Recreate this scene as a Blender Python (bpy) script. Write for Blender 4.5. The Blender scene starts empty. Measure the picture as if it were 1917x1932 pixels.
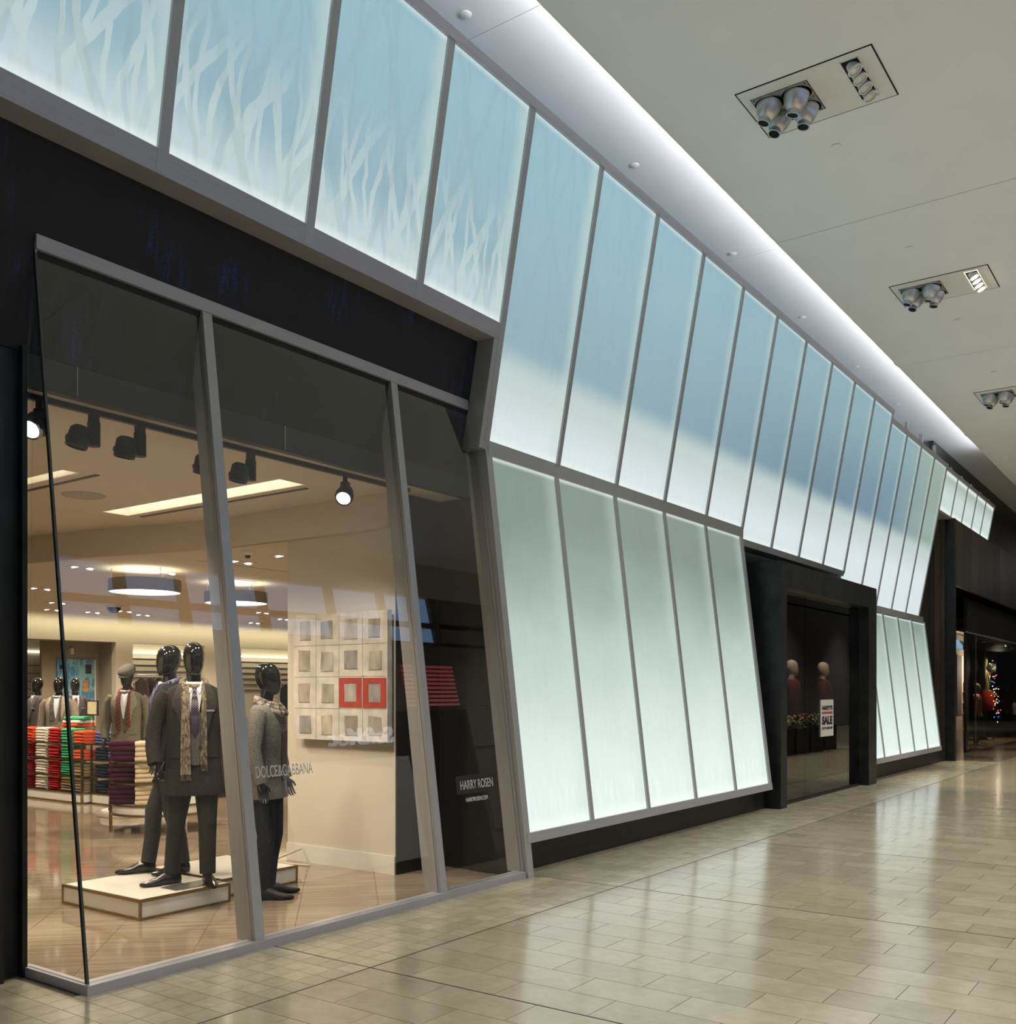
import bpy, bmesh, math, random
from mathutils import Matrix, Vector
random.seed(7)
scene = bpy.context.scene
COL = scene.collection
PI = math.pi

# ------------------------------------------------------------------ camera, world, exposure
cam_data = bpy.data.cameras.new('camera')
cam = bpy.data.objects.new('camera', cam_data)
COL.objects.link(cam)
cam.location = (0, 0, 1.65)
cam.rotation_euler = (PI / 2, 0, math.radians(35.70 - 90))
cam_data.sensor_fit = 'HORIZONTAL'
cam_data.sensor_width = 36.0
cam_data.lens = 35.0
cam_data.shift_y = (1303 - 966) / 1917
cam_data.clip_end = 300
scene.camera = cam
scene.view_settings.view_transform = 'Standard'
scene.view_settings.look = 'None'
scene.view_settings.gamma = 1.0
scene.view_settings.exposure = 0.0
scene.view_settings.use_curve_mapping = False
cy = scene.cycles
cy.max_bounces = 8
cy.diffuse_bounces = 3
cy.glossy_bounces = 3
cy.transmission_bounces = 2
cy.transparent_max_bounces = 10
cy.caustics_reflective = False
cy.caustics_refractive = False
cy.use_adaptive_sampling = True
cy.adaptive_threshold = 0.02
cy.adaptive_min_samples = 24
cy.sample_clamp_indirect = 6.0
world = bpy.data.worlds.new('world')
scene.world = world
world.use_nodes = True
world.node_tree.nodes['Background'].inputs[0].default_value = (0.9, 0.93, 1.0, 1)
world.node_tree.nodes['Background'].inputs[1].default_value = 0.25


def lamp(name, kind, loc, energy, color=(1, 1, 1), rot=(0, 0, 0), **kw):
    d = bpy.data.lights.new(name, kind)
    d.energy = energy
    d.color = color
    for k, v in kw.items():
        setattr(d, k, v)
    o = bpy.data.objects.new(name, d)
    o.location = loc
    o.rotation_euler = rot
    COL.objects.link(o)
    return o


WARM = (1.0, 0.82, 0.62)
MALLW = (1.0, 0.955, 0.89)
# mall downlights: lamp boxes of the built fixtures, plus unseen rows added for brightness
for fx in (-3.0, 2.9, 8.9, 14.3, 20.3, 26.2):  # added row out of view, without fixtures, to light the corridor
    lamp('mall_fixture_and_added_spot', 'SPOT', (fx + .4, -1.4, 7.12), 1450, MALLW, spot_size=2.1, spot_blend=.8, shadow_soft_size=.25)
for fx in (9.13, 14.52, 20.45):
    lamp('mall_fixture_and_added_spot', 'SPOT', (fx, 2.62, 7.10), 380, MALLW, spot_size=1.7, spot_blend=.8, shadow_soft_size=.2)
for fx in (32.5, 39.0, 46.0):  # added lamps that carry light along the far opposite wall
    lamp('mall_fixture_and_added_spot', 'SPOT', (fx, -1.6, 7.12), 700, MALLW, spot_size=1.5, spot_blend=.7, shadow_soft_size=.25)
for fx in (20.0, 24.5, 28.5):  # added warm lamps that brighten the far floor, no fixture above
    lamp('added_far_floor_spot', 'SPOT', (fx, 3.0, 7.0), 1100, (1, .86, .62), spot_size=.75, spot_blend=.6, shadow_soft_size=.2)
# store lighting (warm)
for (x, y, z, e) in [(4.2, 7.2, 3.36, 250), (5.0, 8.6, 3.36, 250), (8.0, 9.4, 3.05, 330), (7.2, 12.2, 3.05, 330),
                     (9.6, 13.6, 3.05, 330), (10.3, 16.6, 3.05, 330), (13.4, 16.2, 3.05, 350), (12.0, 12.0, 3.05, 330),
                     (8.4, 16.2, 3.05, 240)]:
    lamp('store_downlight', 'SPOT', (x, y, z), e, WARM, spot_size=2.6, spot_blend=.6, shadow_soft_size=.12)
for (x, y, z, e, rx, ry) in [(6.7, 13.9, 3.05, 300, 0, -38), (6.75, 15.0, 3.05, 220, 0, -38), (6.75, 9.2, 3.05, 90, 26, 0), (8.6, 14.9, 3.05, 90, 25, 0), (7.0, 10.9, 3.05, 90, 25, -10)]:  # added spots without fixtures, brightening shelves, table and figures
    lamp('added_accent_spot', 'SPOT', (x, y, z), e, WARM, rot=(math.radians(rx), math.radians(ry), 0), spot_size=1.2, spot_blend=.6, shadow_soft_size=.06)
for (x, e) in ((12.85, 6), (16.4, 9)):  # added area lamps that brighten the recess backs
    lamp('added_recess_light', 'AREA', (x, 18.32, 2.60), e, (1, .88, .62), rot=(math.radians(25), 0, 0), shape='RECTANGLE', size=1.7 if x < 14 else 3.0, size_y=.05)
# wall washer hidden above the back wall
lamp('wall_wash', 'AREA', (12.6, 17.85, 3.06), 34, (1, .86, .55), rot=(math.radians(20), 0, 0), shape='RECTANGLE', size=8.5, size_y=.08)

# ------------------------------------------------------------------ materials
MATS = {}


def nodes_of(m):
    m.use_nodes = True
    nt = m.node_tree
    return nt, nt.nodes, nt.links, nt.nodes['Principled BSDF']


def mat(name, color, rough=.5, metal=0.0, spec=.5, vary=.08, scale=12.0, bump=0.0, stretch=(1, 1, 1), coat=0.0, emit=None, estr=0.0, color2=None, obj_rand=0.0):
    """Principled surface whose colour is broken up by object-space noise."""
    if name in MATS:
        return MATS[name]
    m = bpy.data.materials.new(name)
    nt, N, L, b = nodes_of(m)
    tc = N.new('ShaderNodeTexCoord')
    mp = N.new('ShaderNodeMapping')
    mp.inputs['Scale'].default_value = stretch
    L.new(tc.outputs['Object'], mp.inputs['Vector'])
    nz = N.new('ShaderNodeTexNoise')
    nz.inputs['Scale'].default_value = scale
    nz.inputs['Detail'].default_value = 4
    L.new(mp.outputs[0], nz.inputs['Vector'])
    rp = N.new('ShaderNodeValToRGB')
    c1 = [max(0, c * (1 - vary)) for c in color]
    c2 = [min(1, c * (1 + vary)) for c in color] if color2 is None else color2
    rp.color_ramp.elements[0].color = (*c1, 1)
    rp.color_ramp.elements[1].color = (*c2, 1)
    rp.color_ramp.elements[0].position = .3
    rp.color_ramp.elements[1].position = .7
    L.new(nz.outputs['Fac'], rp.inputs['Fac'])
    out = rp.outputs[0]
    if obj_rand:
        oi = N.new('ShaderNodeObjectInfo')
        ge = N.new('ShaderNodeNewGeometry')
        ad = N.new('ShaderNodeMath'); ad.operation = 'ADD'
        fr = N.new('ShaderNodeMath'); fr.operation = 'FRACT'
        L.new(oi.outputs['Random'], ad.inputs[0]); L.new(ge.outputs['Random Per Island'], ad.inputs[1])
        L.new(ad.outputs[0], fr.inputs[0])
        mr = N.new('ShaderNodeMapRange')
        mr.inputs['To Min'].default_value = 1 - obj_rand
        mr.inputs['To Max'].default_value = 1 + obj_rand
        L.new(fr.outputs[0], mr.inputs['Value'])
        mx = N.new('ShaderNodeMix'); mx.data_type = 'RGBA'; mx.blend_type = 'MULTIPLY'
        mx.inputs['Factor'].default_value = 1
        L.new(out, mx.inputs['A']); L.new(mr.outputs[0], mx.inputs['B'])
        out = mx.outputs['Result']
    L.new(out, b.inputs['Base Color'])
    b.inputs['Roughness'].default_value = rough
    b.inputs['Metallic'].default_value = metal
    b.inputs['Specular IOR Level'].default_value = spec
    b.inputs['Coat Weight'].default_value = coat
    if bump:
        bp = N.new('ShaderNodeBump')
        bp.inputs['Strength'].default_value = bump
        bp.inputs['Distance'].default_value = .01
        L.new(nz.outputs['Fac'], bp.inputs['Height'])
        L.new(bp.outputs[0], b.inputs['Normal'])
    if emit:
        b.inputs['Emission Color'].default_value = (*emit, 1)
        b.inputs['Emission Strength'].default_value = estr
    MATS[name] = m
    return m


def glass(name, tint=(1, 1, 1), gain=1.6, ior=1.5, rough=0.0):
    """Thin clear pane: transparent body, Fresnel mirror on the outward faces."""
    if name in MATS:
        return MATS[name]
    m = bpy.data.materials.new(name)
    m.use_nodes = True
    nt = m.node_tree; N = nt.nodes; L = nt.links
    N.clear()
    out = N.new('ShaderNodeOutputMaterial')
    tr = N.new('ShaderNodeBsdfTransparent'); tr.inputs[0].default_value = (*tint, 1)
    gl = N.new('ShaderNodeBsdfGlossy'); gl.inputs['Roughness'].default_value = rough
    fr = N.new('ShaderNodeFresnel'); fr.inputs[0].default_value = ior
    ge = N.new('ShaderNodeNewGeometry')
    s = N.new('ShaderNodeMath'); s.operation = 'SUBTRACT'; s.inputs[0].default_value = 1
    L.new(ge.outputs['Backfacing'], s.inputs[1])
    a = N.new('ShaderNodeMath'); a.operation = 'MULTIPLY'
    L.new(fr.outputs[0], a.inputs[0]); L.new(s.outputs[0], a.inputs[1])
    g = N.new('ShaderNodeMath'); g.operation = 'MULTIPLY'; g.use_clamp = True
    g.inputs[1].default_value = gain
    L.new(a.outputs[0], g.inputs[0])
    mx = N.new('ShaderNodeMixShader')
    L.new(g.outputs[0], mx.inputs[0]); L.new(tr.outputs[0], mx.inputs[1]); L.new(gl.outputs[0], mx.inputs[2])
    L.new(mx.outputs[0], out.inputs[0])
    MATS[name] = m
    return m


def emis(name, color, strength, sample=True):
    if name in MATS:
        return MATS[name]
    m = bpy.data.materials.new(name)
    m.use_nodes = True
    nt = m.node_tree; N = nt.nodes
    b = N['Principled BSDF']
    b.inputs['Base Color'].default_value = (.6, .6, .6, 1)
    b.inputs['Emission Color'].default_value = (*color, 1)
    b.inputs['Emission Strength'].default_value = strength
    if not sample:
        m.cycles.emission_sampling = 'NONE'
    MATS[name] = m
    return m


class G:
    """tiny node-graph helper"""
    def __init__(s, nt):
        s.N, s.L = nt.nodes, nt.links

    def put(s, sock, v):
        if hasattr(v, 'is_linked'):
            s.L.new(v, sock)
        else:
            sock.default_value = v

    def m(s, op, a, b=0.0, c=0.0, clamp=False):
        n = s.N.new('ShaderNodeMath'); n.operation = op; n.use_clamp = clamp
        s.put(n.inputs[0], a); s.put(n.inputs[1], b); s.put(n.inputs[2], c)
        return n.outputs[0]

    def smooth(s, v, lo, hi, a=0.0, b=1.0):
        n = s.N.new('ShaderNodeMapRange'); n.interpolation_type = 'SMOOTHSTEP'
        s.put(n.inputs['Value'], v); n.inputs['From Min'].default_value = lo; n.inputs['From Max'].default_value = hi
        n.inputs['To Min'].default_value = a; n.inputs['To Max'].default_value = b
        return n.outputs[0]

    def mix(s, f, a, b, blend='MIX'):
        n = s.N.new('ShaderNodeMix'); n.data_type = 'RGBA'; n.blend_type = blend
        s.put(n.inputs['Factor'], f); s.put(n.inputs['A'], a); s.put(n.inputs['B'], b)
        return n.outputs['Result']

    def noise(s, vec, scale, detail=3, rough=.5, dist=0.0):
        n = s.N.new('ShaderNodeTexNoise')
        s.L.new(vec, n.inputs['Vector'])
        n.inputs['Scale'].default_value = scale; n.inputs['Detail'].default_value = detail
        n.inputs['Roughness'].default_value = rough; n.inputs['Distortion'].default_value = dist
        return n.outputs['Fac']

    def mapping(s, vec, scale=(1, 1, 1), loc=(0, 0, 0), rot=(0, 0, 0)):
        n = s.N.new('ShaderNodeMapping')
        s.L.new(vec, n.inputs['Vector']); n.inputs['Scale'].default_value = scale
        n.inputs['Location'].default_value = loc; n.inputs['Rotation'].default_value = rot
        return n.outputs[0]


PANEL_SAMPLING = 'NONE'


def backlit(name, kind):
    """Back-lit etched glass: its own print and lamp layout as emission, glossy face."""
    m = bpy.data.materials.new(name)
    nt, N, L, b = nodes_of(m)
    g = G(nt)
    ge = N.new('ShaderNodeNewGeometry')
    pos = ge.outputs['Position']
    sx = N.new('ShaderNodeSeparateXYZ'); L.new(pos, sx.inputs[0])
    X, Z = sx.outputs['X'], sx.outputs['Z']
    uv = N.new('ShaderNodeUVMap'); uv.uv_map = 'UVMap'
    su = N.new('ShaderNodeSeparateXYZ'); L.new(uv.outputs[0], su.inputs[0])
    U, V = su.outputs['X'], su.outputs['Y']     # metres from the left / bottom edge
    su2 = N.new('ShaderNodeUVMap'); su2.uv_map = 'UVTop'
    st = N.new('ShaderNodeSeparateXYZ'); L.new(su2.outputs[0], st.inputs[0])
    UR, VT = st.outputs['X'], st.outputs['Y']   # metres from the right / top edge
    # vertical brushed streaks of the etch
    streak = g.noise(g.mapping(pos, (9, 9, .35)), 3.0, 4, .6)
    fine = g.noise(g.mapping(pos, (30, 30, .5)), 3.0, 2, .5)
    cloud = g.noise(g.mapping(pos, (.6, .6, .8)), 2.0, 2)
    # etched branches
    wob = N.new('ShaderNodeTexNoise'); wob.inputs['Scale'].default_value = 1.5; wob.inputs['Detail'].default_value = 3
    L.new(pos, wob.inputs['Vector'])
    off = N.new('ShaderNodeVectorMath'); off.operation = 'MULTIPLY_ADD'
    L.new(wob.outputs['Color'], off.inputs[0]); off.inputs[1].default_value = (.26, .2, .1); L.new(pos, off.inputs[2])
    so = N.new('ShaderNodeSeparateXYZ'); L.new(off.outputs[0], so.inputs[0])

    def strokes(fams, width):
        best = None
        for k, (slope, freq, ph) in enumerate(fams):
            c_ = g.m('ADD', g.m('MULTIPLY', g.m('ADD', so.outputs['X'], g.m('MULTIPLY', so.outputs['Z'], slope)), freq), ph)
            cell = g.m('FLOOR', c_)
            rn = N.new('ShaderNodeTexWhiteNoise'); rn.noise_dimensions = '1D'
            L.new(g.m('ADD', cell, 17.3 * k), rn.inputs['W'])
            mid = g.m('ADD', .3, g.m('MULTIPLY', rn.outputs['Value'], .4))
            dd = g.m('ABSOLUTE', g.m('SUBTRACT', g.m('FRACT', c_), mid))
            ln = g.smooth(dd, width * .75, width, 1.0, 0.0)
            if best is None:
                best = ln
            else:
                best = g.m('MAXIMUM', best, ln)
        return best
    branch = strokes([(.10, 2.3, .2), (-.32, 1.5, .6), (.45, 1.1, .1)], .05)
    branch2 = strokes([(.06, 4.2, .1), (-.22, 3.4, .5), (.34, 2.8, .3), (-.55, 2.0, .8)], .085)
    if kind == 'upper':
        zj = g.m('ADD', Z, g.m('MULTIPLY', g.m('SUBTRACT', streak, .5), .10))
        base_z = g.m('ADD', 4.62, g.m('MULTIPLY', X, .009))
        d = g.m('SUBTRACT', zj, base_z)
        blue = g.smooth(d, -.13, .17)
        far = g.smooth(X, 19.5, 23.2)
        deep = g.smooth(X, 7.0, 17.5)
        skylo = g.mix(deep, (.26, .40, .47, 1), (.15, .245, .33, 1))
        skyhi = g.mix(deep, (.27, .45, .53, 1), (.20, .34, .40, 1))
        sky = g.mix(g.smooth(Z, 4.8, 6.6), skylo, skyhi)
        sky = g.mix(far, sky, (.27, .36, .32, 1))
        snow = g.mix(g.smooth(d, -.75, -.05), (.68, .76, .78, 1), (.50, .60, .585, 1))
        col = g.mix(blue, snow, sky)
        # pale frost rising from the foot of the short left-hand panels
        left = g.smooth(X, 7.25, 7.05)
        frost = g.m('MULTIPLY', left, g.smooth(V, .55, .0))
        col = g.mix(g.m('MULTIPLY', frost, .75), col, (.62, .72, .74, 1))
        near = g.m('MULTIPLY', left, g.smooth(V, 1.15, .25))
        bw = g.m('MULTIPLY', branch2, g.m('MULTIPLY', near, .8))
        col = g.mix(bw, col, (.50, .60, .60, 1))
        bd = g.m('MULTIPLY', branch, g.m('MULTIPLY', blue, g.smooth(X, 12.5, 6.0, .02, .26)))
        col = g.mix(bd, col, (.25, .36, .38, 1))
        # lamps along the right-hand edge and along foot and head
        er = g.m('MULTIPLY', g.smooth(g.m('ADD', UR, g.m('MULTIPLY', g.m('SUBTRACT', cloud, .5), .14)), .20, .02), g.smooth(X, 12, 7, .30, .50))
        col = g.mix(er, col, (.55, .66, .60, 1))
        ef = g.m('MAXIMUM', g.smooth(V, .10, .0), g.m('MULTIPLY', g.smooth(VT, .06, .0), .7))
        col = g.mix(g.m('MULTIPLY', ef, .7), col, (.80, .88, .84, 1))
    elif kind == 'small':
        col = g.mix(g.smooth(V, .35, .9), (.55, .66, .63, 1), (.30, .38, .35, 1))
        ef = g.m('MAXIMUM', g.smooth(VT, .14, .0), g.smooth(V, .16, .0))
        col = g.mix(g.m('MULTIPLY', ef, .85), col, (.85, .93, .90, 1))
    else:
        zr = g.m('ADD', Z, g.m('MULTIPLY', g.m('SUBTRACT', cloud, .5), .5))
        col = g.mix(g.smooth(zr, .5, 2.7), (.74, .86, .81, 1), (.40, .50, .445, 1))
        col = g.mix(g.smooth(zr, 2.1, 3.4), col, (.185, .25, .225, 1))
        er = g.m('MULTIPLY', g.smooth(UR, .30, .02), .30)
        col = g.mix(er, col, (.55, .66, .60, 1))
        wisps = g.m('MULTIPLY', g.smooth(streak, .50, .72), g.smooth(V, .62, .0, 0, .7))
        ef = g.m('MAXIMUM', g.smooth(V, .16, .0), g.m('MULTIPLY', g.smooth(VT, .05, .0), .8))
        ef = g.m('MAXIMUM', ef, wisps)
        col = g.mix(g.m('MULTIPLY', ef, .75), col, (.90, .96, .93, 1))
    var = g.m('ADD', .93, g.m('MULTIPLY', streak, .14))
    cm = N.new('ShaderNodeCombineColor')
    for k in range(3):
        L.new(var, cm.inputs[k])
    col = g.mix(1.0, col, cm.outputs[0], 'MULTIPLY')
    L.new(col, b.inputs['Emission Color'])
    b.inputs['Emission Strength'].default_value = 1.0
    m.cycles.emission_sampling = PANEL_SAMPLING
    b.inputs['Base Color'].default_value = (.10, .12, .12, 1)
    b.inputs['Roughness'].default_value = .16
    b.inputs['Specular IOR Level'].default_value = .5
    return m


def stone_mat(name, c1, c2, rough=.18, obj_rand=.10):
    m = bpy.data.materials.new(name)
    nt, N, L, b = nodes_of(m)
    g = G(nt)
    ge = N.new('ShaderNodeNewGeometry'); oi = N.new('ShaderNodeObjectInfo')
    pos = ge.outputs['Position']
    n1 = g.noise(pos, 3.0, 5, .6)
    n2 = g.noise(g.mapping(pos, (1, .6, 1)), 14.0, 4, .65, .6)
    f = g.m('ADD', g.m('MULTIPLY', n1, .55), g.m('MULTIPLY', n2, .45))
    col = g.mix(g.smooth(f, .30, .70), (*c1, 1), (*c2, 1))
    pit = g.smooth(g.noise(pos, 75.0, 3, .7), .68, .76)
    col = g.mix(g.m('MULTIPLY', pit, g.m('MULTIPLY', g.smooth(n1, .45, .65), .55)), col, (c1[0] * .45, c1[1] * .45, c1[2] * .45, 1))
    fr = g.m('FRACT', g.m('ADD', oi.outputs['Random'], ge.outputs['Random Per Island']))
    mr = g.m('ADD', 1 - obj_rand, g.m('MULTIPLY', fr, 2 * obj_rand))
    cm = N.new('ShaderNodeCombineColor')
    for k in range(3):
        L.new(mr, cm.inputs[k])
    col = g.mix(1.0, col, cm.outputs[0], 'MULTIPLY')
    L.new(col, b.inputs['Base Color'])
    L.new(g.m('ADD', rough, g.m('MULTIPLY', n2, .08)), b.inputs['Roughness'])
    b.inputs['Specular IOR Level'].default_value = 1.0
    return m


def vein_mat(name):
    """polished wood-vein marble of the shop floor, grain along (1,-1)"""
    m = bpy.data.materials.new(name)
    nt, N, L, b = nodes_of(m)
    g = G(nt)
    ge = N.new('ShaderNodeNewGeometry'); oi = N.new('ShaderNodeObjectInfo')
    v = g.mapping(ge.outputs['Position'], (1, 1, 1), (0, 0, 0), (0, 0, math.radians(45)))
    n1 = g.noise(g.mapping(v, (.35, 6, 1)), 3.0, 5, .6, .25)
    n2 = g.noise(g.mapping(v, (.25, 22, 1)), 3.0, 3, .6)
    f = g.m('ADD', g.m('MULTIPLY', n1, .65), g.m('MULTIPLY', n2, .35))
    col = g.mix(g.smooth(f, .32, .66), (.21, .155, .11, 1), (.36, .29, .22, 1))
    mr = g.m('ADD', .9, g.m('MULTIPLY', oi.outputs['Random'], .2))
    cm = N.new('ShaderNodeCombineColor')
    for k in range(3):
        L.new(mr, cm.inputs[k])
    L.new(g.mix(1.0, col, cm.outputs[0], 'MULTIPLY'), b.inputs['Base Color'])
    b.inputs['Roughness'].default_value = .07
    b.inputs['Specular IOR Level'].default_value = .7
    return m


def patina_mat(name):
    """black wall finish with blue drips"""
    m = bpy.data.materials.new(name)
    nt, N, L, b = nodes_of(m)
    g = G(nt)
    ge = N.new('ShaderNodeNewGeometry')
    pos = ge.outputs['Position']
    st = g.noise(g.mapping(pos, (14, 1, 1.6)), 1.6, 5, .7)
    pa = g.noise(g.mapping(pos, (1.3, 1, .9), (4.3, 0, 0)), 1.6, 2)
    gr = g.noise(pos, 60.0, 2)
    f = g.m('MULTIPLY', g.smooth(st, .46, .66), g.m('MULTIPLY', g.smooth(pa, .50, .62), g.smooth(gr, .35, .6)))
    base = g.mix(g.noise(pos, 5.0, 4), (.013, .012, .015, 1), (.024, .022, .026, 1))
    L.new(g.mix(g.m('MULTIPLY', f, .6), base, (.02, .07, .26, 1)), b.inputs['Base Color'])
    b.inputs['Roughness'].default_value = .62
    b.inputs['Specular IOR Level'].default_value = .3
    return m


def plaid_mat(name, base, dots, scale, shape='dots'):
    m = bpy.data.materials.new(name)
    nt, N, L, b = nodes_of(m)
    g = G(nt)
    tc = N.new('ShaderNodeTexCoord')
    v = g.mapping(tc.outputs['Object'], (scale, scale, scale), (0, 0, 0), (0, math.radians(45), 0))
    if shape == 'dots':
        vo = N.new('ShaderNodeTexVoronoi'); vo.inputs['Randomness'].default_value = 0
        L.new(v, vo.inputs['Vector']); vo.inputs['Scale'].default_value = 1
        f = g.smooth(vo.outputs['Distance'], .38, .30)
    elif shape == 'stripes':
        sx = N.new('ShaderNodeSeparateXYZ'); L.new(v, sx.inputs[0])
        f = g.smooth(g.m('FRACT', sx.outputs['Z']), .45, .55)
    else:
        f = g.smooth(g.noise(g.mapping(tc.outputs['Object'], (scale, scale, scale * .35)), 1.0, 5, .75), .44, .56)
    L.new(g.mix(f, (*base, 1), (*dots, 1)), b.inputs['Base Color'])
    b.inputs['Roughness'].default_value = .8
    return m


M_STEEL = mat('brushed_aluminium', (.40, .415, .43), .36, .3, scale=3, stretch=(40, 40, 1), vary=.06)
M_STEEL2 = mat('satin_steel_rail', (.40, .40, .44), .42, .3, scale=3, stretch=(1, 1, 30), vary=.06)
M_BLACK = patina_mat('black_patina_plaster')
M_DARK = mat('dark_steel', (.016, .017, .018), .42, .2, vary=.4, scale=4)
M_DARKG = mat('blackened_steel_plate', (.020, .023, .024), .45, .35, vary=.5, scale=5)
M_BLK = mat('black_paint', (.012, .012, .013), .6, vary=.2)
M_BLKM = mat('matt_black_metal', (.012, .012, .013), .5, .2, vary=.2)
M_BULK = mat('dark_bulkhead_paint', (.030, .033, .033), .6, vary=.1, scale=4)
M_GLASS = glass('clear_glass', (.95, .965, .955), 1.75)
M_GEDGE = mat('green_glass_edge', (.05, .065, .065), .2, vary=.1)
M_SMOKE = glass('smoked_glass', (.58, .55, .52), 2.0)
M_CEIL = mat('ceiling_paint', (.87, .885, .895), .85, vary=.02, scale=1.5)
M_STRIP = mat('cove_ceiling_dusk_tint', (.76, .81, .89), .6, vary=.02, scale=1.5)  # blue of the dusk window light tinted into the white paint
M_CREAM = mat('cream_wall_paint', (.60, .55, .47), .7, vary=.02, scale=2)
M_STCEIL = mat('shop_ceiling_paint', (.64, .56, .47), .8, vary=.02, scale=2)
M_TAUPE = mat('taupe_wall_paint', (.30, .25, .18), .8, vary=.05, scale=2)
M_WHITE = mat('white_lacquer', (.72, .70, .66), .3, vary=.02)
M_BRASS = mat('antique_brass', (.30, .215, .10), .25, .95, vary=.2, scale=30)
M_STONE = stone_mat('limestone_tile', (.355, .31, .21), (.45, .40, .29), rough=.11)
M_STONE2 = stone_mat('limestone_border_tile', (.37, .33, .22), (.49, .445, .32), rough=.18, obj_rand=.12)
M_GROUT = mat('grout', (.10, .085, .06), .8)
M_VEIN = vein_mat('wood_vein_marble')
M_LED = emis('cove_led_strip', (1.0, .98, .95), 42.0)
M_GLOSSBLK = mat('gloss_black_lacquer', (.010, .010, .011), .07, 0, .6, vary=.1, coat=.6)
M_SKY = emis('dusk_sky_pane', (.30, .55, 1.0), 1.5)

# ------------------------------------------------------------------ mesh helpers


class MB:
    def __init__(s):
        s.v, s.f, s.uv, s.uv2 = [], [], None, None

    def add(s, vs, fs):
        o = len(s.v)
        s.v += [tuple(p) for p in vs]
        s.f += [tuple(i + o for i in f) for f in fs]
        return s

    def box(s, x0, x1, y0, y1, z0, z1):
        vs = [(x0, y0, z0), (x1, y0, z0), (x1, y1, z0), (x0, y1, z0), (x0, y0, z1), (x1, y0, z1), (x1, y1, z1), (x0, y1, z1)]
        return s.add(vs, [(3, 2, 1, 0), (4, 5, 6, 7), (0, 1, 5, 4), (1, 2, 6, 5), (2, 3, 7, 6), (3, 0, 4, 7)])

    def prism(s, poly, ext):
        """closed extrusion of a planar polygon (list of 3-D points) along ext"""
        n = len(poly)
        e = Vector(ext)
        a = [Vector(p) for p in poly]
        nrm = Vector((0, 0, 0))
        for i in range(n):
            nrm += a[i].cross(a[(i + 1) % n])
        if nrm.dot(e) > 0:
            a.reverse()
        vs = [tuple(p) for p in a] + [tuple(p + e) for p in a]
        fs = [tuple(range(n)), tuple(range(2 * n - 1, n - 1, -1))]
        for i in range(n):
            j = (i + 1) % n
            fs.append((j, i, i + n, j + n))
        return s.add(vs, fs)

    def loft(s, rings, cap=True, close=True):
        n = len(rings[0])
        o = len(s.v)
        for r in rings:
            s.v += [tuple(p) for p in r]
        for k in range(len(rings) - 1):
            for i in range(n if close else n - 1):
                j = (i + 1) % n
                s.f.append((o + k * n + i, o + k * n + j, o + (k + 1) * n + j, o + (k + 1) * n + i))
        if cap:
            s.f.append(tuple(o + i for i in reversed(range(n))))
            s.f.append(tuple(o + (len(rings) - 1) * n + i for i in range(n)))
        return s

    def tube(s, pts, rad, n=10, flat=1.0):
        pts = [Vector(p) for p in pts]
        if not hasattr(rad, '__len__'):
            rad = [rad] * len(pts)
        rings = []
        prev = None
        for i, p in enumerate(pts):
            if i == 0:
                t = pts[1] - pts[0]
            elif i == len(pts) - 1:
                t = pts[-1] - pts[-2]
            else:
                t = (pts[i + 1] - p).normalized() + (p - pts[i - 1]).normalized()
            t.normalize()
            if prev is None:
                ref = Vector((1, 0, 0)) if abs(t.x) < .8 else Vector((0, 1, 0))
            else:
                ref = prev
            b = t.cross(ref).normalized()
            a = b.cross(t).normalized()
            prev = a
            rings.append([p + (a * math.cos(2 * PI * k / n) + b * math.sin(2 * PI * k / n) * flat) * rad[i] for k in range(n)])
        return s.loft(rings)

    def lathe(s, prof, n=20, mtx=None, cap=False):
        mtx = mtx or Matrix()
        rings = [[mtx @ Vector((r * math.cos(2 * PI * k / n), r * math.sin(2 * PI * k / n), z)) for k in range(n)] for r, z in prof]
        return s.loft(rings, cap=cap)

    def build(s, name, material, parent=None, smooth=False, kind=None, world=True):
        me = bpy.data.meshes.new(name)
        me.from_pydata(s.v, [], s.f)
        if s.uv:
            for nm, arr in (('UVMap', s.uv), ('UVTop', s.uv2)):
                lay = me.uv_layers.new(name=nm)
                for lp in me.loops:
                    lay.data[lp.index].uv = arr[lp.vertex_index]
        me.validate()
        bm = bmesh.new(); bm.from_mesh(me)
        bmesh.ops.recalc_face_normals(bm, faces=bm.faces)
        bm.to_mesh(me); bm.free()
        if smooth:
            me.shade_smooth()
            try:
                me.set_sharp_from_angle(angle=math.radians(50))
            except Exception:
                pass
        o = bpy.data.objects.new(name, me)
        me.materials.append(material)
        COL.objects.link(o)
        if parent is not None:
            if world:
                me.transform(chain(parent).inverted())
            o.parent = parent
        if kind:
            o['kind'] = kind
        return o


def chain(o):
    m = Matrix()
    while o is not None:
        m = o.matrix_basis @ m
        o = o.parent
    return m


def tag(o, label=None, cat=None, group=None, kind=None):
    if label: o['label'] = label
    if cat: o['category'] = cat
    if group: o['group'] = group
    if kind: o['kind'] = kind
    return o


def thing(name, label, cat, loc=(0, 0, 0), rz=0.0, group=None, kind=None):
    o = bpy.data.objects.new(name, None)
    o.empty_display_size = .1
    o.location = loc
    o.rotation_euler = (0, 0, rz)
    COL.objects.link(o)
    o.matrix_basis = Matrix.Translation(loc) @ Matrix.Rotation(rz, 4, 'Z')
    return tag(o, label, cat, group, kind)


def copy_tree(o, parent=None):
    c = o.copy()
    COL.objects.link(c)
    c.parent = parent
    for ch in list(o.children):
        copy_tree(ch, c)
    return c


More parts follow.
